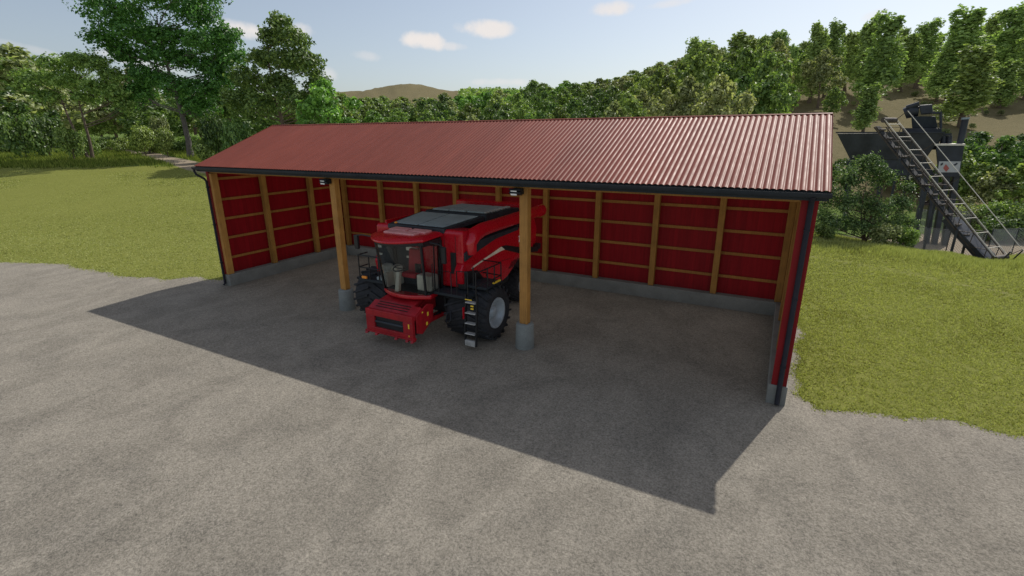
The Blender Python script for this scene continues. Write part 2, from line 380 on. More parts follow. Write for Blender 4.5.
# ground cover weights: R bare soil, G path, B long grass
beta, rho = frame_of(V[:, 0], V[:, 1]); aa = np.tan(np.clip(beta, -1.3, 1.3)); dd = rho*np.cos(np.clip(beta, -1.2, 1.2))
def ss(x, a, b): t = np.clip((x-a)/(b-a), 0, 1); return t*t*(3-2*t)
soil = ss(aa, .3, .42)*ss(dd, 44, 54)+.9*ss(dd, 330, 430)
soil = np.clip(soil, 0, 1)
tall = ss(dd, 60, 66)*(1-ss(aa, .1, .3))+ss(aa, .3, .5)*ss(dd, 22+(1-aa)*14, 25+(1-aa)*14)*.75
def seg_d(px, py, pts):
    best = np.full(px.shape, 1e9)
    for (x0, y0), (x1, y1) in zip(pts[:-1], pts[1:]):
        vx, vy = x1-x0, y1-y0; t = np.clip(((px-x0)*vx+(py-y0)*vy)/(vx*vx+vy*vy), 0, 1)
        best = np.minimum(best, np.hypot(px-x0-t*vx, py-y0-t*vy))
    return best
P1 = [tuple(pixel_point(u, v, d)[:2]) for u, v, d in ((60, 133, 108), (105, 137, 98), (140, 143, 86), (170, 150, 72), (205, 158, 60), (260, 166, 52))]
pd = seg_d(V[:, 0], V[:, 1], P1); path = 1-ss(pd, .8, 2.6)
P2 = [(20.0, 18.5), (22.4, 17.1), (25.5, 15.6), (28.4, 13.7), (31, 11.0)]
pd2 = seg_d(V[:, 0], V[:, 1], P2); path = np.maximum(path, .40*(1-ss(pd2, .1, 1.2)))
P3 = [tuple(pixel_point(u, v, d)[:2]) for u, v, d in ((905, 250, 33), (960, 250, 36), (1010, 250, 37), (1060, 250, 38))]
path = np.maximum(path, 1-ss(seg_d(V[:, 0], V[:, 1], P3), 2.5, 5.5))
ca = me.color_attributes.new('cover', 'FLOAT_COLOR', 'POINT')
ca.data.foreach_set('color', np.c_[soil, path, np.clip(tall, 0, 1), np.ones(len(V))].astype(np.float32).ravel())
gr = bpy.data.objects.new('ground', me); col.objects.link(gr); gr['kind'] = 'structure'

# gravel yard
EL = [(-60, -14), (-40, -8.5), (-22, -4.6), (-14.22, -2.83), (-12.56, -2.21), (-10.94, -1.59), (-9.31, -1.41), (-7.54, -1.33), (-5.29, -1.33), (-3.31, -0.67), (-2.25, 0.25), (-0.5, 0.5)]
ER = [(21.2, 7.0), (21.45, 5), (21.35, 2.2), (21.3, .7), (21.71, .17), (22.31, .49), (22.89, .65), (23.45, .82), (23.99, .92), (24.77, 1.03), (25.39, 1.07), (27.5, 1.6), (31, 1.2), (36, 2.4), (50, 4), (60, 3)]
def roughen(pts, step=.18, amp=.16):
    out = []
    for (x0, y0), (x1, y1) in zip(pts[:-1], pts[1:]):
        l = math.hypot(x1-x0, y1-y0); n = max(1, int(l/step))
        for i in range(n):
            t = i/n; x = x0+(x1-x0)*t; y = y0+(y1-y0)*t
            k = mnoise.noise(Vector((x*1.1, y*1.1, 5)))*amp*1.6+mnoise.noise(Vector((x*4.5, y*4.5, 9)))*amp*.7
            out.append((x-(y1-y0)/l*k, y+(x1-x0)/l*k))
    out.append(pts[-1]); return out
yard = roughen(EL)+[(-.25, 7.2), (21.15, 7.2)]+roughen(ER)+[(60, -60), (-60, -60)]
yard2 = np.array(yard)
from mathutils.geometry import tessellate_polygon
tris = tessellate_polygon([[Vector((x, y, 0)) for x, y in yard]])
bm = bmesh.new(); vs = [bm.verts.new((x, y, .012)) for x, y in yard]
for t3 in tris:
    if len(set(t3)) == 3: bm.faces.new([vs[i] for i in t3])
for f in bm.faces:
    f.normal_update()
    if f.normal.z < 0: f.normal_flip()
me = bpy.data.meshes.new('gravel_yard'); bm.to_mesh(me); bm.free(); me.materials.append(M['gravel'])
gy = bpy.data.objects.new('gravel_yard', me); col.objects.link(gy); gy['kind'] = 'structure'
def in_poly(x, y, poly):
    ins = np.zeros(x.shape, bool); n = len(poly)
    for i in range(n):
        x0, y0 = poly[i]; x1, y1 = poly[(i+1) % n]
        if y0 == y1: continue
        c = ((y0 > y) != (y1 > y)) & (x < (x1-x0)*(y-y0)/(y1-y0)+x0); ins ^= c
    return ins

# ------------------------------------------------------------------ grass
def tufts(name, P, h, spread, nbl, w, m, lean=.45):
    """P (n,3) tuft positions, each with nbl triangular blades"""
    n = len(P)*nbl; base = np.repeat(P, nbl, 0)
    hh = np.repeat(h, nbl)*rng.uniform(.5, 1.15, n); ang = rng.uniform(0, 2*PI, n); ofs = rng.uniform(0, 1, n)*spread
    b = base.copy(); b[:, 0] += np.cos(ang)*ofs; b[:, 1] += np.sin(ang)*ofs; b[:, 2] -= .02
    a2 = rng.uniform(0, 2*PI, n); wv = np.c_[np.cos(a2), np.sin(a2), np.zeros(n)]*((np.repeat(w, nbl) if hasattr(w, '__len__') else w)*rng.uniform(.6, 1.3, n))[:, None]
    l = rng.uniform(.1, lean, n)*hh; tip = b+np.c_[np.cos(ang)*l, np.sin(ang)*l, hh]
    V = np.stack([b-wv, b+wv, tip], 1).reshape(-1, 3); F = np.arange(len(V)).reshape(-1, 3)
    me = npmesh(name, V, F, m); o = bpy.data.objects.new(name, me); col.objects.link(o); o['kind'] = 'stuff'
    return o
def scatter(a0, a1, d0, d1, dens_fn, cap):
    """random ground points in a bearing and distance sector"""
    n = cap*6
    d = np.sqrt(rng.uniform(d0*d0, d1*d1, n)); a = rng.uniform(a0, a1, n)
    keep = rng.uniform(0, 1, n) < dens_fn(a, d); d = d[keep][:cap]; a = a[keep][:cap]
    x = CAM[0]+d*FH[0]+a*d*RH[0]; y = CAM[1]+d*FH[1]+a*d*RH[1]
    return x, y, a, d
# right lawn
x, y, a, d = scatter(.42, 1.35, 9, 31, lambda a, d: np.clip((14/d)**1.2, .05, 1), 52000)
k = ~in_poly(x, y, yard2) & ~((x < 21.3) & (y < 7.4)) & (seg_d(x, y, P2) > .75*rng.uniform(0, 1, len(x))**2); x, y, d, a = x[k], y[k], d[k], a[k]
# bald speckles
nv = np.array([mnoise.noise(Vector((p*1.7, q*1.7, 0))) for p, q in zip(x, y)]); k = nv > -.9; x, y, d, a = x[k], y[k], d[k], a[k]
ex = np.concatenate([np.array(roughen(ER))]*14); ex = ex[ex[:, 0] < 31]; ex = ex+rng.normal(size=ex.shape)*.07
x = np.r_[x, ex[:, 0]]; y = np.r_[y, ex[:, 1]]; d = np.r_[d, np.full(len(ex), 14.)]
g1 = tufts('lawn_grass', np.c_[x, y, terr(x, y)], .055+.0016*d, .06, 5, .010+.0009*d, M['grass'], 1.0)
tag(g1, 'short yellow-green grass beside the right end of the shed', 'grass')
x, y, a, d = scatter(-1.35, -.42, 20, 68, lambda a, d: np.clip((30/d)**1.3, .05, 1), 60000)
k = ~in_poly(x, y, yard2) & ~((x > -.2) & (x < 21.3) & (y > -.2) & (y < 7.2)) & (seg_d(x, y, P1) > 1.3); x, y, d, a = x[k], y[k], d[k], a[k]
ex = np.concatenate([np.array(roughen(EL))]*8); ex = ex[ex[:, 0] > -25]; ex = ex+rng.normal(size=ex.shape)*.10
x = np.r_[x, ex[:, 0]]; y = np.r_[y, ex[:, 1]]; d = np.r_[d, np.full(len(ex), 30.)]
g2 = tufts('field_grass', np.c_[x, y, terr(x, y)], np.full(len(x), .075), .12, 4, .016+.0004*d, M['grass'], 1.2)
tag(g2, 'wide lime-green grass field left of the shed', 'grass')
x, y, a, d = scatter(.5, 1.3, 17, 36, lambda a, d: ss(d, 20.5+(1.05-a)*11, 23.5+(1.05-a)*11), 26000)
k = (seg_d(x, y, P3) > 4.2) & ~((x < 21.5) & (y < 7.5)) & ~in_poly(x, y, yard2); x, y, d, a = x[k], y[k], d[k], a[k]
g3 = tufts('tall_grass', np.c_[x, y, terr(x, y)], np.full(len(x), .26), .16, 5, .018, M['grass'], .5)
tag(g3, 'taller grass growing along the crest in front of the conveyor', 'grass')
x, y, a, d = scatter(-1.3, -.35, 60, 100, lambda a, d: ss(d, 60, 66)*.9, 26000)
k = seg_d(x, y, P1) > 1.8; x, y, d = x[k], y[k], d[k]
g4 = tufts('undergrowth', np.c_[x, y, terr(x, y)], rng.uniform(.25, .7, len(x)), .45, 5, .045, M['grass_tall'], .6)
tag(g4, 'dark long grass under the trees at the far left edge of the field', 'grass')

# ------------------------------------------------------------------ shed
LX, DY = 21.0, 6.95; T = .4; ZF = .49; ZE = 4.94; ZR = 6.495; YR = DY/2
shed = empty('machine_shed', (LX/2, DY/2, 0), 'long open-fronted red timber machine shed with corrugated red roof', 'shed')
SO = (LX/2, DY/2, 0)
def sp(mb, name, m, bevel=0, parent=shed): return mb.build(name, m, parent, bevel, SO)
fm = MB(); O_ = [(0, 0), (T, 0), (T, DY-T), (LX-T, DY-T), (LX-T, 0), (LX, 0), (LX, DY), (0, DY)]
fm.prism(O_, 'z', -.3, ZF); sp(fm, 'foundation', M['concrete'], .015)
slope = (ZR-ZE)/(YR+.26)
def zroof(y): return ZR-slope*abs(y-YR)-.10
# board walls (outer skin), gables follow the roof
W0, W1 = .03, .07
for x0 in (W0, LX-W1):
    sp(MB().prism([(0.02, ZF+.002), (DY-.02, ZF+.002), (DY-.02, zroof(DY)), (YR, zroof(YR)), (0.02, zroof(0))], 'x', x0, x0+.04), 'side_wall', M['boards'])
sp(MB().box(W1+.002, LX-W1-.002, DY-.07, DY-.03, ZF+.002, zroof(DY-.05)), 'back_wall', M['boards'])
# front return boards closing the wall ends
for x0, x1 in ((W1+.001, .19), (LX-.345, LX-W1-.001)):
    sp(MB().box(x0, x1, .012, .045, ZF+.004, 4.72), 'end_board', M['boards'])
# studs
sw = .20
xs = [.603+2.243*k for k in range(10)]; xs[-1] = LX-.36
for k, x in enumerate(xs):
    if k == 0: x = .36
    sp(MB().box(x-sw/2, x+sw/2, DY-.32, DY-.07-.045, ZF+.003, 4.62), 'stud', M['wood_dark'], .008)
for y in (.16, 2.3, 4.75):
    w = .13 if y < 1 else .1
    sp(MB().box(.115, .33, y-w, y+w, ZF+.003, 4.64), 'stud', M['wood_dark'] if y > 1 else M['wood'], .008)
    sp(MB().box(LX-.295, LX-.115, y-w+.02, y+w, ZF+.003, 4.64), 'stud', M['wood_dark'], .008)
# girts
for z in (1.14, 1.98, 2.78, 3.57, 4.40):
    sp(MB().box(.115, LX-.115, DY-.113, DY-.072, z-.05, z+.05), 'girt', M['girt'])
    for x0 in (.072, LX-.113):
        sp(MB().box(x0, x0+.041, .06, DY-.12, z-.05, z+.05), 'girt', M['girt'])
# plates and beams
sp(MB().box(.12, LX-.12, .06, .30, 4.66, 4.86), 'front_beam', M['wood_dark'], .01)
sp(MB().box(.12, LX-.12, DY-.32, DY-.12, 4.63, 4.82), 'back_beam', M['wood_dark'], .01)
# trusses
for x in np.linspace(.5, LX-.5, 13):
    t = MB(); t.beam((x, .05, 4.93), (x, DY-.05, 4.93), .06, .14); zz = 5.0
    t.beam((x, .02, zroof(0)-.06), (x, YR, zroof(YR)-.1), .06, .13, (1, 0, 0)); t.beam((x, DY-.02, zroof(DY)-.06), (x, YR, zroof(YR)-.1), .06, .13, (1, 0, 0))
    t.beam((x, YR, 4.95), (x, YR, zroof(YR)-.1), .06, .1); t.beam((x, YR-1.6, 4.95), (x, YR-.8, zroof(YR-.8)-.1), .06, .08); t.beam((x, YR+1.6, 4.95), (x, YR+.8, zroof(YR+.8)-.1), .06, .08)
    sp(t, 'roof_truss', M['wood_dark'])
# front posts and piers
for x, yc in ((6.93, .2), (14.17, .2)):
    p = sp(MB().box(x-.125, x+.125, yc-.09, yc+.13, .765, 4.67), 'post', M['wood'], .012)
    q = MB().lathe([(0, .27), (.04, .285), (.77, .262), (.81, .25), (.815, 0.001)], (x, yc+.02, -.05), 'z', 28)
    sp(q, 'pier', M['pier'])
    lm = MB()
    lx = x-.10; ly = yc-.16
    lm.box(lx-.16, lx+.12, ly-.06, ly+.06, 4.50, 4.66); lm.box(lx-.05, lx+.06, ly, ly+.2, 4.56, 4.64)
    for zz in (4.64, 4.56): lm.obox((lx-.05, ly-.10, zz-.03), (.17, 0, 0), (0, .06, -.03), (0, .012, .024))
    lo = sp(lm, 'floodlight', M['black'], .008)
    ln = MB()
    for zz in (4.64, 4.56): ln.obox((lx-.08, ly-.150, zz-.055), (.09, 0, 0), (0, .004, .001), (0, -.01, .022))
    sp(ln, 'lens', M['lamp_white'], 0, lo)
# roof: corrugated sheets
def corr_sheet(y0, z0, y1, z1, name):
    per = .132; n = int((LX+.24)/per)*8; xs_ = np.linspace(-.12, LX+.12, n+1)
    ph = (xs_+.12)/per*2*PI
    w = (np.sin(ph)+.28*np.cos(2*ph))*.0105
    nrm = np.array([-(z1-z0), (y1-y0)]); nrm = nrm/np.hypot(*nrm); 
    if nrm[1] < 0: nrm = -nrm
    rows = 3; V = []
    for off in (0, -.006):
        for r_ in range(rows):
            t = r_/(rows-1); y = y0+(y1-y0)*t; z = z0+(z1-z0)*t
            V.append(np.c_[xs_, np.full(n+1, y)+nrm[0]*(w+off), np.full(n+1, z)+nrm[1]*(w+off)])
    V = np.concatenate(V); m_ = n+1; F = []
    i = np.arange(n)
    for l, fl in ((0, 1), (1, -1)):
        for r_ in range(rows-1):
            b = (l*rows+r_)*m_; q = np.c_[b+i, b+i+1, b+m_+i+1, b+m_+i]; F.append(q[:, ::fl])
    F = np.concatenate(F)
    nv0 = len(V); ext = []
    for e in (0, rows-1):
        b = e*m_; c = (rows+e)*m_; o_ = len(V)+sum(len(q_) for q_ in ext)
        ext += [V[b:b+m_], V[c:c+m_]]; F = np.r_[F, np.c_[o_+i, o_+m_+i, o_+m_+i+1, o_+i+1]]
    V = np.concatenate([V]+ext)
    V = V-np.array(SO)
    me = npmesh(name, V, F, M['roof'], True); me.update()
    o = bpy.data.objects.new(name, me); col.objects.link(o); o.parent = shed
    return o
corr_sheet(-.30, ZE, YR+.0, ZR, 'roof_sheet'); corr_sheet(DY+.30, ZE, YR+.0, ZR, 'roof_sheet')
rc = MB(); rc.prism([(YR-.05, ZR-.05*slope+.014), (YR-.05, ZR-.05*slope+.020), (YR, ZR+.024), (YR+.05, ZR-.05*slope+.020), (YR+.05, ZR-.05*slope+.014), (YR, ZR+.016)], 'x', -.12, LX+.12)
sp(rc, 'ridge_cap', M['roof'])
# roof deck lining under sheet (dark), bargeboards, fascia, gutter
for s in (1, -1):
    y0 = YR-s*(YR+.24)
    sp(MB().prism([(YR, ZR-.035), (YR, ZR-.06), (y0, ZE-.04), (y0, ZE-.015)][::s], 'x', -.02, LX+.02), 'roof_deck', M['trim'])
    for xa, xb in ((-.115, -.085), (LX+.085, LX+.115)):
        sp(MB().prism([(YR, ZR-.03), (YR, ZR-.22), (y0, ZE-.20), (y0, ZE-.03)][::s], 'x', xa, xb), 'bargeboard', M['trim'], .004)
        sp(MB().prism([(YR, ZR+.03), (YR, ZR-.05), (y0, ZE-.05), (y0, ZE+.03)][::s], 'x', xa+(.034 if xa > 0 else -.012), xb+(.012 if xa > 0 else -.034)), 'verge_trim', M['roof'], .004)
    yy = -.28 if s > 0 else DY+.28
    # half-round gutter as a thick profile
    prof = []
    for k in range(9): a = PI+PI*k/8; prof.append((yy-s*.05+.075*math.cos(a), ZE-.045+.10*math.sin(a)))
    inner = [(yy-s*.05+(p[0]-yy+s*.05)*.86, ZE-.045+(p[1]-ZE+.045)*.86) for p in prof[::-1]]
    sp(MB().prism(prof+inner, 'x', -.15, LX+.15), 'gutter', M['trim'])
    sp(MB().box(-.08, LX+.08, (-.235 if s > 0 else DY+.205), (-.205 if s > 0 else DY+.235), ZE-.21, ZE-.02), 'fascia', M['trim'], .004)
# downpipes
sp(MB().tube([(-.10, -.33, ZE-.13), (-.10, -.33, ZE-.22), (-.06, -.30, ZE-.33), (.06, -.10, ZE-.50), (.10, -.055, ZE-.60), (.10, -.055, .12), (.10, -.12, .05)], .045, 10), 'downpipe', M['pipe'])
sp(MB().tube([(LX-.165, -.33, ZE-.13), (LX-.165, -.33, ZE-.16), (LX-.165, -.04, ZE-.20), (LX-.165, -.04, ZE-.3), (LX-.165, -.04, .12), (LX-.165, -.09, .05)], [.06, .06, .06, .055, .055, .05], 10), 'downpipe', M['pipe'])
for x in (.10, LX-.165):
    for z in (1.0, 2.6, 4.1): sp(MB().box(x-.06, x+.06, -.10, .01, z-.012, z+.012), 'pipe_bracket', M['pipe'])

# ------------------------------------------------------------------ combine harvester
CX = 10.63
cb = empty('combine_harvester', (CX, 1.5, 0), 'red combine harvester with glass cab and folded grain tank covers parked in the shed', 'combine harvester')
CO = (CX, 1.5, 0)
def cp(mb, name, m, bevel=0, parent=cb, seg=2): 
    mb.v = [(p[0]+CX, p[1], p[2]) for p in mb.v]
    return mb.build(name, m, parent, bevel, CO, seg=seg)
# wheels
def wheel(side, xo, w, yc, r, rr, lugs):
    sgn = side; xi = xo-w
    t = MB(); b = .10*r
    prof = [(xi+.0*w, rr*.98), (xi+.0, r*.80), (xi+.05, r*.90), (xi+.16, r*.93), (xo-.16, r*.93), (xo-.05, r*.90), (xo, r*.80), (xo-.01, rr*1.08), (xo-.08, rr*.98)]
    t.lathe([(sgn*(p[0]), p[1]*.985 if p[1] > r*.85 else p[1]) for p in prof], (0, yc, r), 'x', 48)
    for k in range(lugs):
        for h in (0, 1):
            a0 = 2*PI*(k+.5*h)/lugs; a1 = a0+.30
            xm = (xo+xi)/2+(.04 if h else -.04); xe = xo-.02 if h else xi+.02
            pts = []
            for x_, a_ in ((xm, a0), (xe, a1)):
                for da in (-.038, .038):
                    for q in (.90, 1.0 if x_ == xm else .965):
                        a = a_+da; pts.append((sgn*x_, yc+r*q*math.cos(a), r+r*q*math.sin(a)))
            t.add(pts, [(0, 1, 3, 2), (4, 6, 7, 5), (0, 4, 5, 1), (2, 3, 7, 6), (1, 5, 7, 3), (0, 2, 6, 4)])
            # shoulder of the lug on the sidewall
            pts = []
            for q in (.99, .84):
                for da in (-.038, .038):
                    for dx in (.0, .022 if h else -.022):
                        a = a1+da*(1 if q > .9 else .7); pts.append((sgn*(xe+dx), yc+r*(q-.03)*math.cos(a), r+r*(q-.03)*math.sin(a)))
            t.add(pts, [(0, 1, 3, 2), (4, 6, 7, 5), (0, 4, 5, 1), (2, 3, 7, 6), (1, 5, 7, 3), (0, 2, 6, 4)])
    wobj = cp(t, 'wheel', M['tyre'])
    rm = MB(); rm.lathe([(sgn*q[0], q[1]) for q in [(xo-.06, rr*1.0), (xo-.03, rr*.99), (xo-.05, rr*.9), (xo-.16, rr*.80), (xo-.24, rr*.62), (xo-.22, rr*.36), (xo-.14, rr*.32), (xo-.12, rr*.18), (xo-.12, .001)]], (0, yc, r), 'x', 40)
    ro = cp(rm, 'rim', M['rim'], 0, wobj); ro = wobj
    for k in range(10):
        a = 2*PI*k/10; nu = MB(); nu.lathe([(sgn*(xo-.235), .022), (sgn*(xo-.20), .022), (sgn*(xo-.198), .001)], (0, yc+rr*.5*math.cos(a), r+rr*.5*math.sin(a)), 'x', 6, False); cp(nu, 'wheel_nut', M['step'], 0, ro)
for s in (1, -1):
    wheel(s, 2.58, 1.42, .33, .87, .48, 20)
    wheel(s, 1.57, .62, 3.95, .66, .33, 18)
# axles and chassis
cp(MB().tube([(-1.9, .42, .83), (1.9, .42, .83)], .16, 12).box(-1.5, 1.5, .2, .65, .75, 1.15).tube([(-1.2, 3.95, .66), (1.2, 3.95, .66)], .1, 10), 'axle', M['black'], .02)
cp(MB().box(-.95, .95, -.1, 4.7, .75, 1.62).box(-.7, .7, 3.2, 5.1, .9, 1.9), 'chassis', M['black'], .04)
# body: lower/front red box and inner rear body
bd = MB(); bd.prism([(-.1, 1.62), (.75, 1.62), (.9, 2.6), (.75, 3.30), (-.02, 3.36), (-.1, 3.28)], 'x', -1.66, 1.66)
cp(bd, 'front_body', M['red'], .05, seg=3)
cp(MB().prism([(.76, 1.6), (4.7, 1.55), (5.05, 2.0), (5.05, 2.7), (4.7, 3.05), (.9, 3.2)], 'x', -1.32, 1.32), 'rear_body', M['cover_frame'], .05)
cp(MB().prism([(4.55, 1.9), (5.15, 2.0), (5.25, 2.6), (5.0, 3.1), (4.55, 3.2)], 'x', -1.5, 1.5), 'rear_hood', M['red'], .06, seg=3)
cp(MB().prism([(4.3, 3.2), (4.75, 3.2), (4.75, 3.62), (4.3, 3.62)], 'x', -1.6, 1.2), 'rear_bar', M['red'], .04)
cp(MB().prism([(4.6, 1.0), (5.3, .95), (5.35, 1.7), (4.9, 1.95)], 'x', -.8, .8), 'straw_spreader', M['black'], .04)
cp(MB().box(1.35, 1.62, 4.85, 5.35, 1.78, 2.0), 'rear_lamp_bracket', M['black'], .02)
cp(MB().box(1.22, 1.40, -.13, -.095, 2.05, 2.7), 'body_vent', M['black'], .01)
# seams on the front body
cp(MB().box(1.40, 1.412, -.106, -.099, 1.66, 3.2).box(1.0, 1.01, -.106, -.099, 1.66, 3.2), 'panel_seam', M['black'])
# side panels (both sides)
def side_panel(s):
    x0, x1 = 1.46, 1.70
    OY, OZ = -.17, .05
    outer = [(-.05, 1.75), (-.12, 2.12), (.0, 2.32), (.45, 2.52), (.9, 2.66), (1.5, 2.78), (2.1, 2.86), (3.0, 2.87), (3.8, 2.84), (4.45, 2.72), (4.7, 2.4), (4.72, 1.95), (3.95, 1.84), (3.5, 1.74), (3.1, 1.52), (2.7, 1.32), (2.3, 1.23), (1.9, 1.24), (1.5, 1.38), (1.2, 1.52), (.8, 1.60), (.3, 1.62)]
    outer = [(a_+OY, b_+OZ) for a_, b_ in outer]
    m_ = MB(); n = len(outer); cen = Vector((0, 2.2, 2.1))
    rings = []
    for x, k in ((x0, 1.0), (x1-.05, 1.0), (x1-.012, .985), (x1, .955), (x1+.035, .6)):
        rings.append([(s*x, cen.y+(p[0]-cen.y)*k, cen.z+(p[1]-cen.z)*k) for p in outer])
    vs = [p for r_ in rings for p in r_]; fs = [(i*n+k, i*n+(k+1) % n, (i+1)*n+(k+1) % n, (i+1)*n+k) for i in range(4) for k in range(n)]
    fs.append(tuple(range(4*n, 5*n))); fs.append(tuple(range(n))[::-1]); m_.add(vs, fs, False)
    po = cp(m_, 'side_panel', M['red'])
    xs2 = s*(x1+.045)
    st = MB(); a, b = sorted((xs2-.03*s, xs2+.004*s))
    st.prism([(p[0]+OY, p[1]+OZ) for p in [(.40, 2.13), (.55, 2.20), (2.2, 2.46), (2.5, 2.44), (2.45, 2.32), (2.15, 2.32), (1.1, 2.235)]], 'x', a, b); cp(st, 'cream_stripe', M['stripe'], 0, po)
    st = MB(); a, b = sorted((xs2-.10*s, xs2+.007*s))
    st.prism([(p[0]+OY, p[1]+OZ) for p in [(2.2, 2.46), (2.5, 2.45), (3.7, 2.14), (5.0, 1.92), (5.0, 1.74), (3.6, 1.93), (2.45, 2.30)]], 'x', a, b); cp(st, 'black_stripe', M['black'], 0, po)
    sm = MB(); sm.beam((s*(x1+.028), .95, 2.08), (s*(x1+.032), 2.6, 1.98), .012, .014); sm.beam((s*(x1+.026), 1.15, 1.62), (s*(x1+.035), .95, 2.08), .012, .014); cp(sm, 'panel_seam', M['black'], 0, po)
    return po
sp_r = side_panel(1); sp_l = side_panel(-1)
gl = MB()
for k in range(6): gl.beam((1.735, 2.55+k*.11, 1.62), (1.735, 2.75+k*.11, 1.86), .012, .02)
cp(gl, 'cooling_grille', M['black'], 0, sp_r)
# number fragment on the visible panel
nb_ = MB()
for s in (1,):
    q = 1.748; X0 = 1.70
    nb_.prism([(p[0]-.15, p[1]+.05) for p in [(3.43, 2.60), (3.78, 2.62), (3.72, 2.53), (3.55, 2.52), (3.50, 2.38), (3.42, 2.38), (3.46, 2.52)]], 'x', X0, q)
    nb_.prism([(p[0]-.15, p[1]+.05) for p in [(3.55, 2.32), (3.85, 2.34), (3.83, 2.28), (3.54, 2.26)]], 'x', X0, q)
cp(nb_, 'panel_lettering', M['white'], 0, sp_r)
# rear fender arch + dark recess under panels
for s in (-1, 1): cp(MB().box(min(s*1.0, s*1.42), max(s*1.0, s*1.42), .9, 3.1, 1.0, 1.55), 'lower_frame', M['black'], .03)
# diagonal dark gap piece between body and panel
cp(MB().prism([(.35, 2.52), (.95, 3.02), (1.9, 3.12), (4.2, 3.02), (4.2, 2.8), (1.2, 2.7), (.5, 2.4)], 'x', -1.50, 1.50), 'air_intake', M['cover_frame'])
cp(MB().beam((1.53, .9, 2.78), (1.53, 3.8, 3.0), .03, .04).beam((1.53, .9, 2.9), (1.53, 3.6, 3.08), .02, .03), 'intake_rail', M['trim'])
cp(MB().prism([(-.06, 2.70), (-.06, 2.46), (.78, 2.66), (1.74, 2.82), (3.3, 2.86), (3.3, 2.98), (1.75, 2.98), (.65, 2.95)], 'x', 1.40, 1.712), 'panel_gap', M['cover_frame'], .01)
cp(MB().prism([(-.14, 2.18), (.55, 2.06), (.98, 1.66), (1.22, 1.46), (.97, 1.33), (-.14, 1.60)], 'x', 1.45, 1.752), 'wheel_fender', M['black'], .03)
# unloading auger on the right
au = MB(); au.tube([(1.72, .25, 2.65), (1.72, .2, 2.95), (1.74, .38, 3.18), (1.78, .75, 3.28), (1.80, 1.3, 3.30), (1.80, 4.75, 3.34)], [.17, .20, .23, .21, .20, .20], 18)
ao = cp(au, 'unloading_auger', M['red'])
cp(MB().tube([(1.80, 4.68, 3.335), (1.80, 4.95, 3.34), (1.80, 5.06, 3.30)], [.225, .225, .17], 16), 'auger_spout', M['red'], 0, ao)
# grain tank frame + covers
fr = MB()
A = [(-1.15, -.12, 3.38), (1.02, -.12, 3.38), (1.28, 1.75, 3.52), (-1.28, 1.75, 3.52)]
fr.hexa([(p[0], p[1], p[2]-.14) for p in A], A)
cp(fr, 'tank_frame', M['cover_frame'], .02)
B_ = [(-1.05, .06, 3.405), (.88, .06, 3.405), (1.12, 1.62, 3.535), (-1.14, 1.62, 3.535)]
cv = MB()
for i0_, i1_ in ((0, .49), (.51, 1)):
    l = lambda a, b, t: tuple(a[k]+(b[k]-a[k])*t for k in range(3))
    q = [l(B_[0], B_[1], i0_), l(B_[0], B_[1], i1_), l(B_[3], B_[2], i1_), l(B_[3], B_[2], i0_)]
    cv = MB(); cv.hexa([(p[0], p[1], p[2]-.03) for p in q], q); cp(cv, 'tank_cover', M['cover'], .012)
hd = MB(); hd.hexa([(-1.32, 1.78, 3.25), (1.34, 1.78, 3.25), (1.34, 4.25, 3.2), (-1.32, 4.25, 3.2)], [(-1.2, 1.9, 3.56), (1.24, 1.9, 3.56), (1.26, 4.2, 3.50), (-1.2, 4.2, 3.50)])
cp(hd, 'engine_hood', M['cover_frame'], .03)
for k in range(3):
    x0 = -1.05+k*.72
    cp(MB().hexa([(x0, 2.05, 3.55), (x0+.68, 2.05, 3.55), (x0+.68, 3.9, 3.50), (x0, 3.9, 3.50)], [(x0+.03, 2.1, 3.60), (x0+.65, 2.1, 3.60), (x0+.65, 3.85, 3.555), (x0+.03, 3.85, 3.555)]), 'hood_cover', M['cover'], .012)
vt = MB()
for k in range(5): vt.box(.96, 1.12, 2.1+k*.36, 2.36+k*.36, 3.53, 3.585)
cp(vt, 'hood_vents', M['step'], .01)
cp(MB().box(-1.55, -1.48, .2, 4.2, 3.15, 3.42).box(-1.5, 1.4, 4.22, 4.28, 3.2, 3.42), 'tank_edge_rail', M['red'], .01)
# cab
cab = cp(MB().prism([(-.83, -.80), (.83, -.80), (.84, -.1), (-.84, -.1)], 'z', 1.42, 1.52), 'cab_floor', M['black'], .02)
# bowed sill and roof from plan curves
def bow(hw, y0, bulge, n=14): return [(-hw+2*hw*k/n, y0-bulge*(1-(2*k/n-1)**2)) for k in range(n+1)]
sl = MB(); P_ = bow(.86, -.78, .30); P2_ = [(p[0]*.9, p[1]+.12) for p in P_]
n = len(P_)
pl_ = bow(.92, -.76, .34)
sill = MB(); sill.prism(pl_+[(.88, -.35), (-.88, -.35)], 'z', 1.36, 1.50); cp(sill, 'cab_sill', M['red'], .04, seg=3)
rf = MB()
r0 = bow(.94, -1.02, .55)+[(.94, -.12), (-.94, -.12)]; r1 = bow(.98, -1.05, .62)+[(.98, -.12), (-.98, -.12)]; r2_ = bow(.88, -.93, .50)+[(.88, -.14), (-.88, -.14)]; r3 = bow(.80, -.78, .40)+[(.78, -.2), (-.78, -.2)]
m_ = len(r0); lay = [(r0, 3.165), (r1, 3.195), (r1, 3.245), (r2_, 3.30), (r3, 3.315)]
vs = [(p[0], p[1], z+.03*p[1]) for i, (r_, z) in enumerate(lay) for p in r_]
fs = [(i*m_+k, i*m_+(k+1) % m_, (i+1)*m_+(k+1) % m_, (i+1)*m_+k) for i in range(4) for k in range(m_)]+[tuple(range(m_))[::-1], tuple(range(4*m_, 5*m_))]
rf.add(vs, fs); ro = cp(rf, 'cab_roof', M['red'], .015)
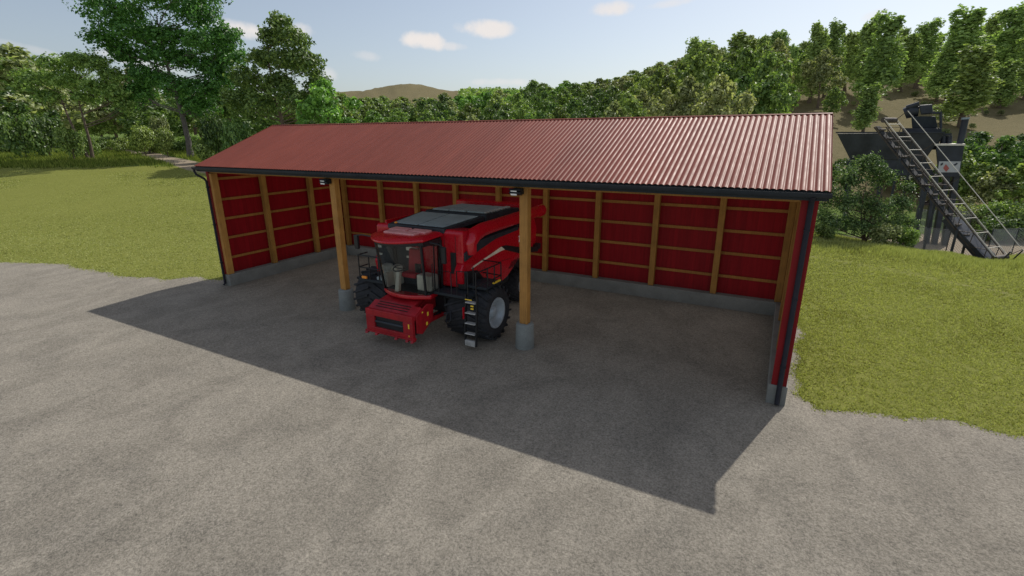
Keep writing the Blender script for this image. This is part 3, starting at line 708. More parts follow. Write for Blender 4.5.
vz = MB(); v0 = bow(.92, -1.0, .50)+[(.92, -.14), (-.92, -.14)]; vz.prism(v0, 'z', 3.03, 3.13); cp(vz, 'roof_visor', M['black'], .01, ro)
# roof panels with hatches, their reflection painted in as pale pink
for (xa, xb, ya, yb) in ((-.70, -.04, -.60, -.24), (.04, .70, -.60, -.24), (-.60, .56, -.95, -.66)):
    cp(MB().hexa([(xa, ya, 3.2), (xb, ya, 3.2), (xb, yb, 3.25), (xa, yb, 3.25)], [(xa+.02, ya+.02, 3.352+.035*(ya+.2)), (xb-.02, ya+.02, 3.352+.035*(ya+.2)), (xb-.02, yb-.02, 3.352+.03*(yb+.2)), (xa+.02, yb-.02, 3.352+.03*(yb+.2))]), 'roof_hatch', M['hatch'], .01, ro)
bc = MB().lathe([(0, .05), (.03, .055), (.12, .05), (.14, .001)], (-.95, .05, 3.30), 'z', 14); cp(bc, 'beacon', M['orange'], 0, ro)
# pillars & glass
for s in (-1, 1):
    pil = MB()
    pil.beam((s*.80, -.84, 1.5), (s*.86, -1.02, 3.06), .06, .07, (0, 1, 0)); pil.beam((s*.86, -.12, 1.5), (s*.90, -.16, 3.05), .07, .08, (0, 1, 0))
    pil.beam((s*.86, -.82, 1.53), (s*.86, -.12, 1.53), .06, .06)
    pil.beam((s*.88, -.98, 3.02), (s*.90, -.16, 3.02), .06, .08)
    cp(pil, 'cab_frame', M['black'], .012)
gb = bow(.80, -.83, .27); gt = bow(.86, -1.02, .42)
gf = MB(); n = len(gb); gf.add([(p[0], p[1], 1.5) for p in gb]+[(p[0], p[1], 3.04) for p in gt], [(k, k+1, n+k+1, n+k) for k in range(n-1)], True); cp(gf, 'windscreen', M['glass'])
for s in (-1, 1):
    cp(MB().add([(s*.86, -.84, 1.56), (s*.87, -.14, 1.56), (s*.90, -.16, 3.0), (s*.87, -1.0, 3.0)], [(0, 1, 2, 3)]), 'side_window', M['glass'])
cp(MB().beam((.875, -.50, 1.56), (.91, -.50, 2.94), .025, .03).box(.88, .93, -.25, -.21, 2.0, 2.5), 'door_frame', M['black'])
cp(MB().tube([(.95, -.70, 1.75), (.97, -.70, 2.45)], .014, 6).tube([(.95, -.2, 1.75), (.97, -.2, 2.3)], .014, 6), 'door_handrail', M['black'])
# cab interior
cp(MB().box(-.82, .82, -.16, -.11, 1.52, 2.95), 'cab_rear_wall', M['cover_frame'])
cp(MB().box(-.40, .05, -.20, -.161, 2.62, 2.80).box(-.40, .05, -.20, -.161, 2.38, 2.44), 'rear_window_blind', M['cream'])
cp(MB().box(-.82, -.70, -.8, -.3, 1.52, 2.0), 'door_pocket', M['cream'], .04)
cp(MB().box(.08, .78, -.19, -.161, 1.9, 2.85), 'rear_panel', M['red'])
cp(MB().box(.28, .80, -.62, -.2, 1.52, 2.02).box(-.80, -.55, -.55, -.2, 1.52, 2.15), 'armrest_console', M['cream'], .05)
st_ = MB(); st_.box(-.27, .27, -.66, -.28, 1.88, 2.04).hexa([(-.26, -.34, 2.0), (.26, -.34, 2.0), (.26, -.20, 2.0), (-.26, -.20, 2.0)], [(-.22, -.30, 2.72), (.22, -.30, 2.72), (.22, -.19, 2.72), (-.22, -.19, 2.72)]); st_.box(-.15, .15, -.29, -.19, 2.74, 2.92)
cp(st_, 'operator_seat', M['seat'], .05)
sc1 = MB(); sc1.hexa([(-.30, -.98, 1.5), (-.14, -.98, 1.5), (-.14, -.84, 1.5), (-.30, -.84, 1.5)], [(-.27, -.86, 2.14), (-.15, -.86, 2.14), (-.15, -.76, 2.14), (-.27, -.76, 2.14)]); cp(sc1, 'steering_column', M['cream'], .03)
wh = MB(); ring = [(-.21+.19*math.cos(a), -.80+.15*math.sin(a), 2.2+.06*math.sin(a)) for a in np.linspace(0, 2*PI, 25)]; wh.tube(ring, .016, 6, False); wh.tube([(-.38, -.80, 2.2), (-.04, -.80, 2.2)], .014, 6)
cp(wh, 'steering_wheel', M['black'])
cp(MB().box(.42, .62, -.82, -.76, 2.15, 2.42), 'display_screen', M['black'], .01)
# mirrors
def mirror(pts, c, w, h):
    a = cp(MB().tube(pts, .022, 6), 'mirror_arm', M['black'])
    cp(MB().box(c[0]-w/2, c[0]+w/2, c[1]-.05, c[1]+.05, c[2]-h/2, c[2]+h/2), 'mirror', M['black'], .03, a)
mirror([(-1.0, -.96, 3.12), (-1.6, -.8, 3.10), (-2.02, -.62, 3.02)], (-2.06, -.6, 2.80), .17, .46)
mirror([(1.0, -.80, 3.10), (1.22, -.72, 3.06), (1.32, -.62, 2.98)], (1.33, -.60, 2.72), .16, .50)
# platforms, railings
cp(MB().box(.9, 2.15, -.62, -.06, 1.50, 1.58).box(1.6, 2.44, -.10, .85, 1.68, 1.76), 'platform', M['trim'], .01)
cp(MB().box(-2.2, -.9, -.55, -.06, 1.50, 1.58), 'platform', M['trim'], .01)
rl = MB()
for (x, y) in ((2.12, -.60), (1.98, -.08), (2.4, -.60), (2.42, .0), (2.42, .4), (2.42, .8)): rl.tube([(x, y, 1.55), (x, y, 2.32)], .020, 6)
for z in (1.92, 2.32): rl.tube([(2.4, -.60, z), (2.42, .0, z), (2.42, .8, z), (1.75, .84, z)], .020, 6)
rl.tube([(1.1, -.6, 1.55), (1.1, -.6, 2.25), (1.55, -.6, 2.25), (1.55, -.6, 1.55)], .018, 6)
rl.tube([(1.75, -.6, 1.55), (1.75, -.6, 2.3), (2.12, -.6, 2.32)], .018, 6)
cp(rl, 'handrail', M['black'])
rl = MB()
for x in (-2.15, -1.7, -1.3): rl.tube([(x, -.52, 1.55), (x, -.52, 2.35)], .020, 6)
for z in (1.95, 2.35): rl.tube([(-2.15, -.1, z), (-2.15, -.52, z), (-1.3, -.52, z)], .020, 6)
cp(rl, 'handrail', M['black'])
cp(MB().box(-2.0, -1.8, -.60, -.54, 1.6, 1.68), 'marker_lamp', M['orange'], .01); cp(MB().box(-1.45, -1.15, -.5, -.2, 1.585, 1.70), 'toolbox', M['cover'], .02)
# ladder
ld = MB()
for s in (0, 1): ld.beam((2.07+.38*s, -.74, .15), (2.07+.38*s, -.62, 1.66), .03, .08, (0, 1, 0))
lo = cp(ld, 'ladder', M['black'])
for k in range(4):
    z = .52+k*.31; y = -.74+.12*(z-.1)/1.5
    cp(MB().box(2.09, 2.43, y-.09, y+.07, z-.014, z+.014), 'step', M['step'], .006, lo)
cp(MB().box(2.09, 2.43, -.80, -.70, .15, .32), 'step', M['step'], .01, lo)
cp(MB().box(2.035, 2.052, -.78, -.66, .95, 1.3), 'red_reflector', M['red'], .004, lo)
for b_ in ((2.14, 2.36, -.79, -.775, 1.56, 1.585), (2.33, 2.42, -.80, -.785, 1.30, 1.34), (2.33, 2.42, -.80, -.785, 1.38, 1.42)): cp(MB().box(*b_), 'warning_decal', M['yellow'], 0, lo)
cp(MB().box(2.38, 2.44, .35, .75, 1.76, 1.80), 'warning_decal', M['yellow'])
cp(MB().tube([(1.42, -.5, 1.0), (1.5, -.62, .8), (1.45, -.72, .62), (1.32, -.62, .72), (1.3, -.5, .95)], .025, 8), 'hydraulic_hose', M['black'])
# feeder house
mark0 = len(bpy.data.objects); before_ = set(bpy.data.objects)
fh = MB(); fh.hexa([(-.62, -1.25, .42), (.62, -1.25, .42), (.62, .1, .95), (-.62, .1, .95)], [(-.66, -1.25, 1.02), (.66, -1.25, 1.02), (.62, .1, 1.50), (-.62, .1, 1.50)])
cp(fh, 'feeder_house', M['red_dusty'], .03)
for s in (-1, 1): cp(MB().tube([(s*.75, -1.1, .55), (s*.85, -.2, .75)], [.05, .05], 10), 'lift_cylinder', M['black'])
cp(MB().box(.66, .95, -1.15, .0, .60, .72), 'side_arm', M['red_dusty'], .02)
# front adapter
x0, x1 = -.96, .96
fa = MB()
fa.box(x0, x1, -1.72, -1.60, .36, .50); fa.box(x0, x1, -1.72, -1.60, .86, 1.06)        # bottom and top bands
fa.box(x0, -.60, -1.72, -1.60, .50, .86); fa.box(.58, x1, -1.72, -1.60, .50, .86)
fa.prism([(-1.60, 1.04), (-1.24, 1.22), (-1.24, 1.0), (-1.60, .9)], 'x', x0, x1)
fa.prism([(-1.60, .36), (-1.22, .44), (-1.22, 1.2), (-1.60, 1.04)], 'x', x0, x0+.05); fa.prism([(-1.60, .36), (-1.22, .44), (-1.22, 1.2), (-1.60, 1.04)], 'x', .62, .67)
fao = cp(fa, 'feeder_adapter', M['red_dusty'], .012)
cp(MB().box(-.60, .58, -1.66, -1.61, .50, .86).box(.68, .90, -1.58, -1.25, .42, .98), 'feeder_opening', M['black'], 0, fao)
cp(MB().tube([(-.58, -1.665, .68), (.56, -1.665, .68)], .05, 10), 'feed_drum', M['cover_frame'], 0, fao)
sl2 = MB()
for k in range(3): sl2.box(-.7, .6, -1.50+k*.09, -1.485+k*.09, 1.10+k*.045, 1.118+k*.045)
cp(sl2, 'top_ribs', M['black'], 0, fao)
tp = MB(); tp.hexa([(-.80, -1.24, 1.02), (.66, -1.24, 1.02), (.62, -.45, 1.36), (-.66, -.45, 1.36)], [(-.80, -1.24, 1.22), (.66, -1.24, 1.22), (.62, -.45, 1.44), (-.66, -.45, 1.44)]); cp(tp, 'feeder_cover', M['red_dusty'], .02)
sd = MB(); sd.prism([(-1.55, .50), (-1.30, .40), (-.75, .72), (-.70, 1.18), (-1.0, 1.26), (-1.55, 1.04)], 'x', .94, 1.00); cp(sd, 'side_plate', M['red_dusty'], .015, fao)
ft = MB()
for x in (-.94, -.52, .30, .74, .94): ft.hexa([(x-.05, -1.80, .27), (x+.05, -1.80, .27), (x+.05, -1.62, .28), (x-.05, -1.62, .28)], [(x-.05, -1.72, .38), (x+.05, -1.72, .38), (x+.05, -1.60, .38), (x-.05, -1.60, .38)])
ft.box(x0-.04, x1+.04, -1.76, -1.60, .33, .37); cp(ft, 'feeder_feet', M['red_dusty'], .006, fao)
for b_ in ((.79, .84, -1.727, -1.715, .68, .82), (.79, .82, -1.727, -1.715, .42, .47), (.995, 1.006, -1.05, -.98, .90, 1.02), (.995, 1.006, -1.12, -1.04, .62, .72), (.995, 1.006, -1.30, -1.24, 1.06, 1.1)):
    cp(MB().box(*b_), 'warning_decal', M['yellow'], 0, fao)


for o_ in set(bpy.data.objects)-before_:
    for v_ in o_.data.vertices: v_.co = Vector((v_.co.x*.93-.02, (v_.co.y+1.5)*.96-1.5+.02, v_.co.z*.985+.035))
# ------------------------------------------------------------------ screening plant and conveyor (right background)
def axes_frame(o):
    o = Vector(o); Rv = Vector((RH[0], RH[1], 0)); Fv = Vector((FH[0], FH[1], 0))
    return lambda r_, f_, z: o+Rv*r_+Fv*f_+Vector((0, 0, z))
mo = pixel_point(905, 200, 37); base = Vector((mo.x, mo.y, tz(mo.x, mo.y)))
pf_ = Vector((mo.x-CAM[0], mo.y-CAM[1], 0)).normalized(); pr_ = Vector((pf_.y, -pf_.x, 0))
G = lambda r_, f_, z: Vector((mo.x, mo.y, 0))+pr_*r_+pf_*f_+Vector((0, 0, z))
def rz(u, v):      # metres right / up on the plant's face plane
    d_ = Vector(fw*FPX+r2*(u-512)-u2*(v-288)); o_ = Vector(CAM); k = (Vector((mo.x, mo.y, 0))-Vector((o_.x, o_.y, 0))).dot(pf_)/d_.dot(pf_)
    q = o_+d_*k; return (q-Vector((mo.x, mo.y, 0))).dot(pr_), q.z
def quadbox(mb, pts, f0, f1):
    """outline in the plant's face plane extruded over real depth"""
    P = [rz(u, v) for u, v in pts]; n = len(P)
    vs = [G(a, f0, z) for a, z in P]+[G(a, f1, z) for a, z in P]
    fs = [tuple(range(n))[::-1], tuple(range(n, 2*n))]+[(i, (i+1) % n, n+(i+1) % n, n+i) for i in range(n)]
    mb.add(vs, fs); return mb
pl0 = empty('screening_plant', base, 'dark steel quarry screening plant with hopper and chimney behind the bush', 'machine')
def mp_(mb, name, m, bevel=0, parent=pl0): return mb.build(name, m, parent, bevel, tuple(base))
hp = MB(); 
def taper(mb, top, bot, f0, f1, g0, g1):
    a, b = rz(*top[0]), rz(*top[1]); c, d = rz(*bot[0]), rz(*bot[1])
    mb.hexa([G(c[0], g0, c[1]), G(d[0], g0, c[1]), G(d[0], g1, c[1]), G(c[0], g1, c[1])], [G(a[0], f0, a[1]), G(b[0], f0, a[1]), G(b[0], f1, a[1]), G(a[0], f1, a[1])])
taper(hp, ((837, 133.5), (944, 133.5)), ((849, 159), (925, 159)), .0, 2.4, .5, 1.9)
mp_(hp, 'hopper', M['steel'], .03)
hr = MB(); a = rz(836.5, 132.5); b = rz(945, 132.5)
hr.beam(G(a[0], -.02, a[1]), G(b[0], -.02, b[1]), .1, .1); hr.beam(G(a[0], 2.42, a[1]), G(b[0], 2.42, b[1]), .1, .1); hr.beam(G(a[0], 0, a[1]), G(a[0], 2.4, a[1]), .1, .1); mp_(hr, 'hopper_rim', M['steel'])
hb = MB(); quadbox(hb, [(849, 158), (925, 158), (935, 176), (880, 176), (852, 166)], .6, 1.8); mp_(hb, 'feeder_tray', M['steel'], .03)
for u0, u1 in ((848, 843), (880, 878)):
    for f in (.6, 1.8):
        a = rz(u0, 160); c = rz(u1, 236); mp_(MB().beam(G(a[0], f, a[1]), G(c[0], f, -2.2), .28, .28), 'leg', M['steel'])
for u0, u1 in ((926, 917), (936, 930), (957, 949), (948, 938)):
    for f in (.5, 2.0):
        a = rz(u0, 176); c = rz(u1, 232); mp_(MB().beam(G(a[0], f, a[1]), G(c[0], f, -2.2), .34, .3), 'leg', M['steel'])
fr2 = MB()
for v in (186, 205):
    a = rz(922, v); b = rz(955, v); 
    for f in (.5, 2.0): fr2.beam(G(a[0], f, a[1]), G(b[0], f, b[1]), .14, .14)
a = rz(925, 205); b = rz(955, 180); fr2.beam(G(a[0], .9, a[1]), G(b[0], .9, b[1]), .1, .1); mp_(fr2, 'brace_frame', M['steel2'])
# engine / screen box at the top
eb = MB(); quadbox(eb, [(911, 116), (936, 116), (938, 128), (912, 128)], .8, 2.6); mp_(eb, 'engine_box', M['trim'], .04)
e2 = MB(); quadbox(e2, [(919, 104.5), (932.5, 103.5), (933.5, 113), (921, 114)], 1.0, 2.3); mp_(e2, 'gearbox', M['steel'], .06)
a = rz(904, 113); b = rz(919, 110); mp_(MB().tube([G(a[0], 1.5, a[1]), G(a[0]+.3, 1.5, a[1]+.15), G(b[0], 1.5, b[1])], [.40, .48, .36], 16), 'motor', M['steel'])
a = rz(906, 107); mp_(MB().tube([G(a[0], 1.2, a[1]), G(a[0]+.7, 1.2, a[1]+.25)], .17, 12), 'motor_fan', M['steel'])
ch = MB(); quadbox(ch, [(902, 128), (942, 128), (942, 132), (902, 132)], .5, 3.0); quadbox(ch, [(912, 132), (945, 132), (936, 150), (920, 150)], .9, 2.8); mp_(ch, 'screen_deck', M['steel'], .02)
rl = MB(); pts = [(932, 112), (941.5, 112), (941.5, 128)]
for f in (.55, 2.9):
    q = [rz(*p) for p in pts]; rl.beam(G(q[0][0], f, q[0][1]), G(q[1][0], f, q[1][1]), .09, .09); rl.beam(G(q[1][0], f, q[1][1]), G(q[2][0], f, q[2][1]), .09, .09)
q = rz(941.5, 112); q2 = rz(941.5, 120); rl.beam(G(q[0], .55, q[1]), G(q[0], 2.9, q[1]), .09, .09); rl.beam(G(q2[0], .55, q2[1]), G(q2[0], 2.9, q2[1]), .07, .07); mp_(rl, 'platform_rail', M['steel'])
# side leg of rail down to the deck
a = rz(938, 128); b = rz(936, 135); mp_(MB().beam(G(a[0], 1, a[1]), G(b[0], 1, b[1]), .2, .2), 'deck_strut', M['steel'])
cbx = MB(); quadbox(cbx, [(936, 145.5), (964.5, 145.5), (959.5, 177), (939, 177)], .2, 2.2); cbo = mp_(cbx, 'control_cabinet', M['steel'], .02)
lp = MB(); quadbox(lp, [(934.5, 143.8), (965.5, 143.8), (965, 145.6), (935, 145.6)], .1, 2.3); mp_(lp, 'cabinet_lid', M['rail'], 0, cbo)
sg = MB(); quadbox(sg, [(939.2, 161.5), (961, 161.5), (959.3, 172.5), (937.8, 172.5)], .165, .20); sgo = mp_(sg, 'sign_board', M['sign'], 0, cbo)
lgm = MB(); quadbox(lgm, [(943.2, 168.2), (946, 164.2), (949.4, 168.4), (946.2, 172)], .15, .166); mp_(lgm, 'red_emblem', M['signred'], 0, sgo)
lgm = MB(); quadbox(lgm, [(952.8, 165.3), (957, 162.8), (958, 163.8), (955.5, 165.8)], .15, .166); quadbox(lgm, [(940.5, 164), (943.3, 162.5), (943, 164.5), (940.8, 166)], .15, .166); mp_(lgm, 'grey_emblem', M['steel'], 0, sgo)
for u in (943.5, 949.5):
    a = rz(u, 144); b = rz(u+.5, 136); mp_(MB().tube([G(a[0], 1.2, a[1]), G(b[0], 1.2, b[1])], .17, 12), 'vent_pipe', M['steel'])
a = rz(950, 136); b = rz(952.5, 134.5); mp_(MB().beam(G(a[0]-.5, 1.2, a[1]+.1), G(b[0], 1.2, b[1]), .3, .16), 'vent_cap', M['steel'])
a = rz(961, 144); b = rz(966.6, 119); mp_(MB().tube([G(a[0], 1.2, a[1]), G(b[0], 1.2, b[1])], .20, 14), 'chimney', M['steel'])
a = rz(966.6, 119); b = rz(967, 117); mp_(MB().tube([G(a[0], 1.2, a[1]), G(b[0], 1.2, b[1])], .23, 14), 'chimney_cap', M['cover'])
# inclined conveyor
Bt = pixel_point(993, 263, 28.0); Tp = pixel_point(884, 122, 33.5)
Bt.z = max(Bt.z, tz(Bt.x, Bt.y)+.25)
Wv = Vector((RH[0], RH[1], 0)); Dv = (Tp-Bt); Lc = Dv.length; Dn = Dv.normalized()
side = (Wv+Vector((FH[0], FH[1], 0))*.35).normalized()*1.12
upn = side.cross(Dn).normalized(); 
if upn.z < 0: upn = -upn
cvb = Vector((Bt.x, Bt.y, tz(Bt.x, Bt.y)))
cv0 = empty('belt_conveyor', cvb, 'long inclined belt conveyor with pale handrails climbing to the hopper', 'conveyor')
def vp(mb, name, m, bevel=0): return mb.build(name, m, cv0, bevel, tuple(cvb))
be = MB(); be.hexa([Bt+side*.05-upn*.62, Bt+side*.4-upn*.62, Tp+side*.4-upn*.62, Tp+side*.05-upn*.62], [Bt+side*.05-upn*.55, Bt+side*.4-upn*.55, Tp+side*.4-upn*.55, Tp+side*.05-upn*.55]); vp(be, 'belt', M['belt'])
for k in (0, 1):
    s0 = side*k
    t = MB(); t.beam(Bt+s0, Tp+s0, .03, .05, upn); t.beam(Bt+s0-upn*.65, Tp+s0-upn*.65, .05, .07, upn)
    nn = 18
    for i in range(nn):
        p = Bt+Dv*(i/nn)+s0; q = Bt+Dv*((i+1)/nn)+s0
        a, b = (p, q-upn*.65) if i % 2 else (p-upn*.65, q)
        t.beam(a, b, .035, .035, upn)
    vp(t, 'truss', M['steel2'])
    e = MB(); e.tube([Bt+s0+upn*.09, Tp+s0+upn*.09], .024, 8); vp(e, 'edge_rail', M['rail'])
    hgt = .85
    if k == 0: continue
    h = MB(); h.tube([Bt+s0+upn*hgt+Dn*.2, Tp+s0+upn*hgt], .021, 8); vp(h, 'handrail', M['rail'])
    for i in range(0, 9, 2):
        p = Bt+Dv*(i/8.)+s0; vp(MB().beam(p, p+upn*hgt, .035, .035, Dn), 'rail_post', M['steel2'])
for i in range(10):
    p = Bt+Dv*((i+.6)/10.)+upn*.09; vp(MB().tube([p, p+side], .020, 8), 'cross_bar', M['rail'])
for i in range(14):
    p = Bt+Dv*((i+.5)/14.)-upn*.48; vp(MB().tube([p+side*.02, p+side*.45], .06, 8), 'roller', M['steel2'])
en = MB(); 
for k in (0, 1):
    p = Bt+side*k; en.tube([p-Dn*.1-upn*.2, p-Dn*.35+upn*.1, p-Dn*.05+upn*.85], .04, 8)
en.tube([Bt-Dn*.35+upn*.1, Bt+side-Dn*.35+upn*.1], .04, 8); vp(en, 'tail_guard', M['steel'])
vp(MB().tube([Bt-Dn*.05, Bt+side-Dn*.05], .16, 12), 'tail_drum', M['steel2']); vp(MB().tube([Tp, Tp+side], .16, 12), 'head_drum', M['steel2'])
vp(MB().hexa([Bt-Dn*.3-upn*.75, Bt-Dn*.3-upn*.75+side, Bt+Dn*3.2-upn*.95+side, Bt+Dn*3.2-upn*.95], [Bt-Dn*.3-upn*.3, Bt-Dn*.3-upn*.3+side, Bt+Dn*3.2-upn*.6+side, Bt+Dn*3.2-upn*.6]), 'belt_pan', M['steel'])
for t_ in (.22, .5, .75):
    for k in (0, 1):
        p = Bt+Dv*t_+side*k-upn*.6; vp(MB().beam(p, Vector((p.x, p.y, tz(p.x, p.y)-.3)), .12, .12), 'support_leg', M['steel'])
# chain-link fences
def fence(pts, h, label, step=2.2, mesh=.16):
    P = []
    for (x0, y0), (x1, y1) in zip(pts[:-1], pts[1:]):
        n = max(1, round(math.hypot(x1-x0, y1-y0)/step))
        for i in range(n): P.append((x0+(x1-x0)*i/n, y0+(y1-y0)*i/n))
    P.append(pts[-1]); b0 = (P[0][0], P[0][1], tz(*P[0]))
    e = empty('chain_link_fence', b0, label, 'fence')
    for (x, y) in P:
        z = tz(x, y); MB().tube([(x, y, z-.3), (x, y, z+h+.05)], .03, 8).build('fence_post', M['steel'], e, 0, b0)
    w = MB(); rl = MB()
    for (x0, y0), (x1, y1) in zip(P[:-1], P[1:]):
        z0, z1 = tz(x0, y0), tz(x1, y1); Lp = math.hypot(x1-x0, y1-y0)
        rl.tube([(x0, y0, z0+h), (x1, y1, z1+h)], .018, 6)
        def at(s, t): return (x0+(x1-x0)*s/Lp, y0+(y1-y0)*s/Lp, z0+(z1-z0)*s/Lp+t)
        nd = int((Lp+h)/mesh)
        for i in range(nd):
            s = i*mesh-h
            for dr in (1, -1):
                a0 = max(0, -s); a1 = min(h, Lp-s)
                if a1-a0 < .05: continue
                pA = at(s+a0, a0 if dr > 0 else h-a0); pB = at(s+a1, a1 if dr > 0 else h-a1)
                w.beam(pA, pB, .013, .013)
    w.build('wire_mesh', M['wire'], e, 0, b0, recalc=False); rl.build('top_rail', M['steel'], e, 0, b0)
F1 = [tuple(pixel_point(u, 245, d)[:2]) for u, d in ((912, 31.5), (985, 30.8))]
F2 = [tuple(pixel_point(u, 245, d)[:2]) for u, d in ((915, 41), (965, 40))]
F3 = [tuple(pixel_point(u, 245, d)[:2]) for u, d in ((990, 31.5), (1015, 32), (1075, 30))]
fence(F1, 1.5, 'low chain-link fence in front of the screening plant, left of the conveyor foot')
fence(F2, 1.9, 'chain-link fence behind the legs of the screening plant')
fence(F3, 1.7, 'chain-link fence right of the conveyor foot at the picture edge')

# ------------------------------------------------------------------ trees
def leaves(C, Nrm, size, asp=.55):
    """leaf-shaped quads at C facing Nrm"""
    n = len(C); Nrm = Nrm/np.maximum(np.linalg.norm(Nrm, axis=1, keepdims=True), 1e-6)
    ra = rng.normal(size=(n, 3)); X = np.cross(Nrm, ra); X /= np.maximum(np.linalg.norm(X, axis=1, keepdims=True), 1e-6); Yv = np.cross(Nrm, X)
    s = size*rng.uniform(.6, 1.35, n); X = X*s[:, None]*.5; Yv = Yv*s[:, None]*.5*asp
    cup = Nrm*(s*.12)[:, None]
    V = np.stack([C-X, C-Yv+cup, C+X, C+Yv+cup], 1).reshape(-1, 3)
    return V, np.arange(4*n).reshape(-1, 4)
def crown_mesh(name, blobs, density, size, m, upbias=.35, asp=.6, shell=.55):
    """blobs: (x,y,z,rx,ry,rz)"""
    Cs, Ns = [], []
    for b in blobs:
        r = np.array(b[3:6]); area = (r[0]*r[1]+r[0]*r[2]+r[1]*r[2])/3*4*PI
        n = max(12, int(area*density)); d = rng.normal(size=(n, 3)); d /= np.linalg.norm(d, axis=1, keepdims=True)
        d[:, 2] = np.where((d[:, 2] < -.35) & (rng.uniform(size=n) < .55), -d[:, 2], d[:, 2])
        rad = shell+(1.08-shell)*rng.uniform(0, 1, n)**.7
        # lumpy radius
        lum = .84+.28*np.sin(d[:, 0]*5+b[0]*3)*np.sin(d[:, 1]*5+b[1]*2)+.2*np.sin((d[:, 0]+d[:, 1])*3.5-d[:, 2]*6+b[2]*2)
        Cs.append(np.array(b[:3])+d*r*(rad*np.clip(lum, .55, 1.25))[:, None]); Ns.append(d/r*r.mean()*.8+rng.normal(size=(n, 3))*.55+np.array([0, 0, upbias]))
    V, F = leaves(np.concatenate(Cs), np.concatenate(Ns), size, asp)
    return npmesh(name, V, F, m)
def trunk_mesh(name, h, r0, blobs, m, lean=(0, 0), first=.3, stems=1, nl=None):
    t = MB()
    for s_ in range(stems):
        ang = 2*PI*s_/max(1, stems)+.5; sx = math.cos(ang)*.14*h*(stems > 1); sy = math.sin(ang)*.14*h*(stems > 1)
        pts = []; rs = []
        for i in range(8):
            q = i/7; pts.append((lean[0]*q*h+sx*q+.02*h*math.sin(q*5+s_), lean[1]*q*h+sy*q+.02*h*math.cos(q*4+s_*2)-.02*h, q*h*.9-.25)); rs.append(r0*(1-.85*q)*(1.25 if i == 0 else 1)/(stems**.4))
        t.tube(pts, rs, 8)
        if s_ == 0: main = pts
    for b in blobs[:nl]:
        z0 = max(first*h, min(.82*h, b[2]-.35*math.hypot(b[0], b[1])-.5)); q = (z0+.25)/(h*.9); i = min(6, int(q*7)); f = q*7-i
        A_ = Vector(main[i]).lerp(Vector(main[i+1]), min(1, f)); Bv = Vector(b[:3])
        mid = A_.lerp(Bv, .55)+Vector((0, 0, -.06*(Bv-A_).length)); rr_ = r0*.34*(1-.6*q)
        t.tube([A_, mid, Bv], [rr_, rr_*.6, rr_*.15], 6, False)
        for k in range(2):
            dd_ = Vector(rng.normal(size=3)); dd_.normalize(); t.tube([mid, mid.lerp(Bv, .5)+dd_*b[3]*.5, Bv+dd_*b[3]*.75], [rr_*.45, rr_*.3, rr_*.08], 5, False)
    me = bpy.data.meshes.new(name); me.from_pydata([tuple(p) for p in t.v], [], t.f); me.polygons.foreach_set('use_smooth', t.smooth); me.materials.append(m); me.update()
    return me
def blobs_broad(h, w, n, zlo=.28, flat=.75, br=(.22, .34)):
    out = []
    for i in range(n):
        q = (i+.5)/n; z = h*(zlo+(.93-zlo)*q); env = math.sin(PI*min(1, (q*.82+.16)))**.7*w
        a = i*2.4+rng.uniform(-.4, .4); rr = env*rng.uniform(.35, .95)*(0.3 if q > .9 else 1); r = w*rng.uniform(*br)*(1.0 if q < .8 else .8)
        out.append((math.cos(a)*rr, math.sin(a)*rr, z-.2*r, r, r, r*flat))
    out.append((0, 0, h*.60, w*.42, w*.42, h*.2)); return out
def blobs_poplar(h, w, n=10):
    out = []
    for i in range(n):
        a = i*2.4; q = i/(n-1); rr = w*.44*(1-q*.7)*rng.uniform(.4, 1); r = w*(.41-.17*q)*rng.uniform(.9, 1.1)
        zc = h*(.20+.60*q); out.append((math.cos(a)*rr, math.sin(a)*rr, zc, r, r, r*rng.uniform(1.8, 2.4)))
    for i in range(3):
        a = i*2.1+rng.uniform(0, 1); out.append((math.cos(a)*w*.20, math.sin(a)*w*.20, h*rng.uniform(.76, .88), w*.20, w*.20, h*.12))
    return out
class Proto:
    def __init__(s, crown, trunk, h): s.crown, s.trunk, s.h = crown, trunk, h
PR = {}
def mkproto(key, h, w, kind, leaf, size, dens, n=11, bark='bark'):
    if kind == 'poplar': bl = blobs_poplar(h, w)
    elif kind == 'bush': bl = [(math.cos(i*2.4)*w*rng.uniform(.1, .7), math.sin(i*2.4)*w*rng.uniform(.1, .7), h*rng.uniform(.25, .72), w*.36, w*.36, h*.28) for i in range(n)]
    else: bl = blobs_broad(h, w, n)
    up = 0 if kind == 'poplar' else .35
    PR[key] = Proto(crown_mesh(key+'_crown', bl, dens, size, M[leaf], up, .65), trunk_mesh(key+'_trunk', h*(.8 if kind == 'poplar' else 1), h*(.013 if kind == 'poplar' else .020)+.03, bl, M[bark], first=.12 if kind == 'bush' else .25, nl=8), h)
for i, lf in enumerate(('leaf_mid', 'leaf_dark', 'leaf_mid', 'leaf_olive', 'leaf_bright')):
    mkproto('broad%d' % i, 10, 4.2, 'broad', lf, .46, 17, 16)
for i in range(4): mkproto('poplar%d' % i, 14, 2.7, 'poplar', 'leaf_poplar', .34, 34)
for i, lf in enumerate(('leaf_mid', 'leaf_dark', 'leaf_olive')): mkproto('bush%d' % i, 3, 2.2, 'bush', lf, .24, 36, 12)

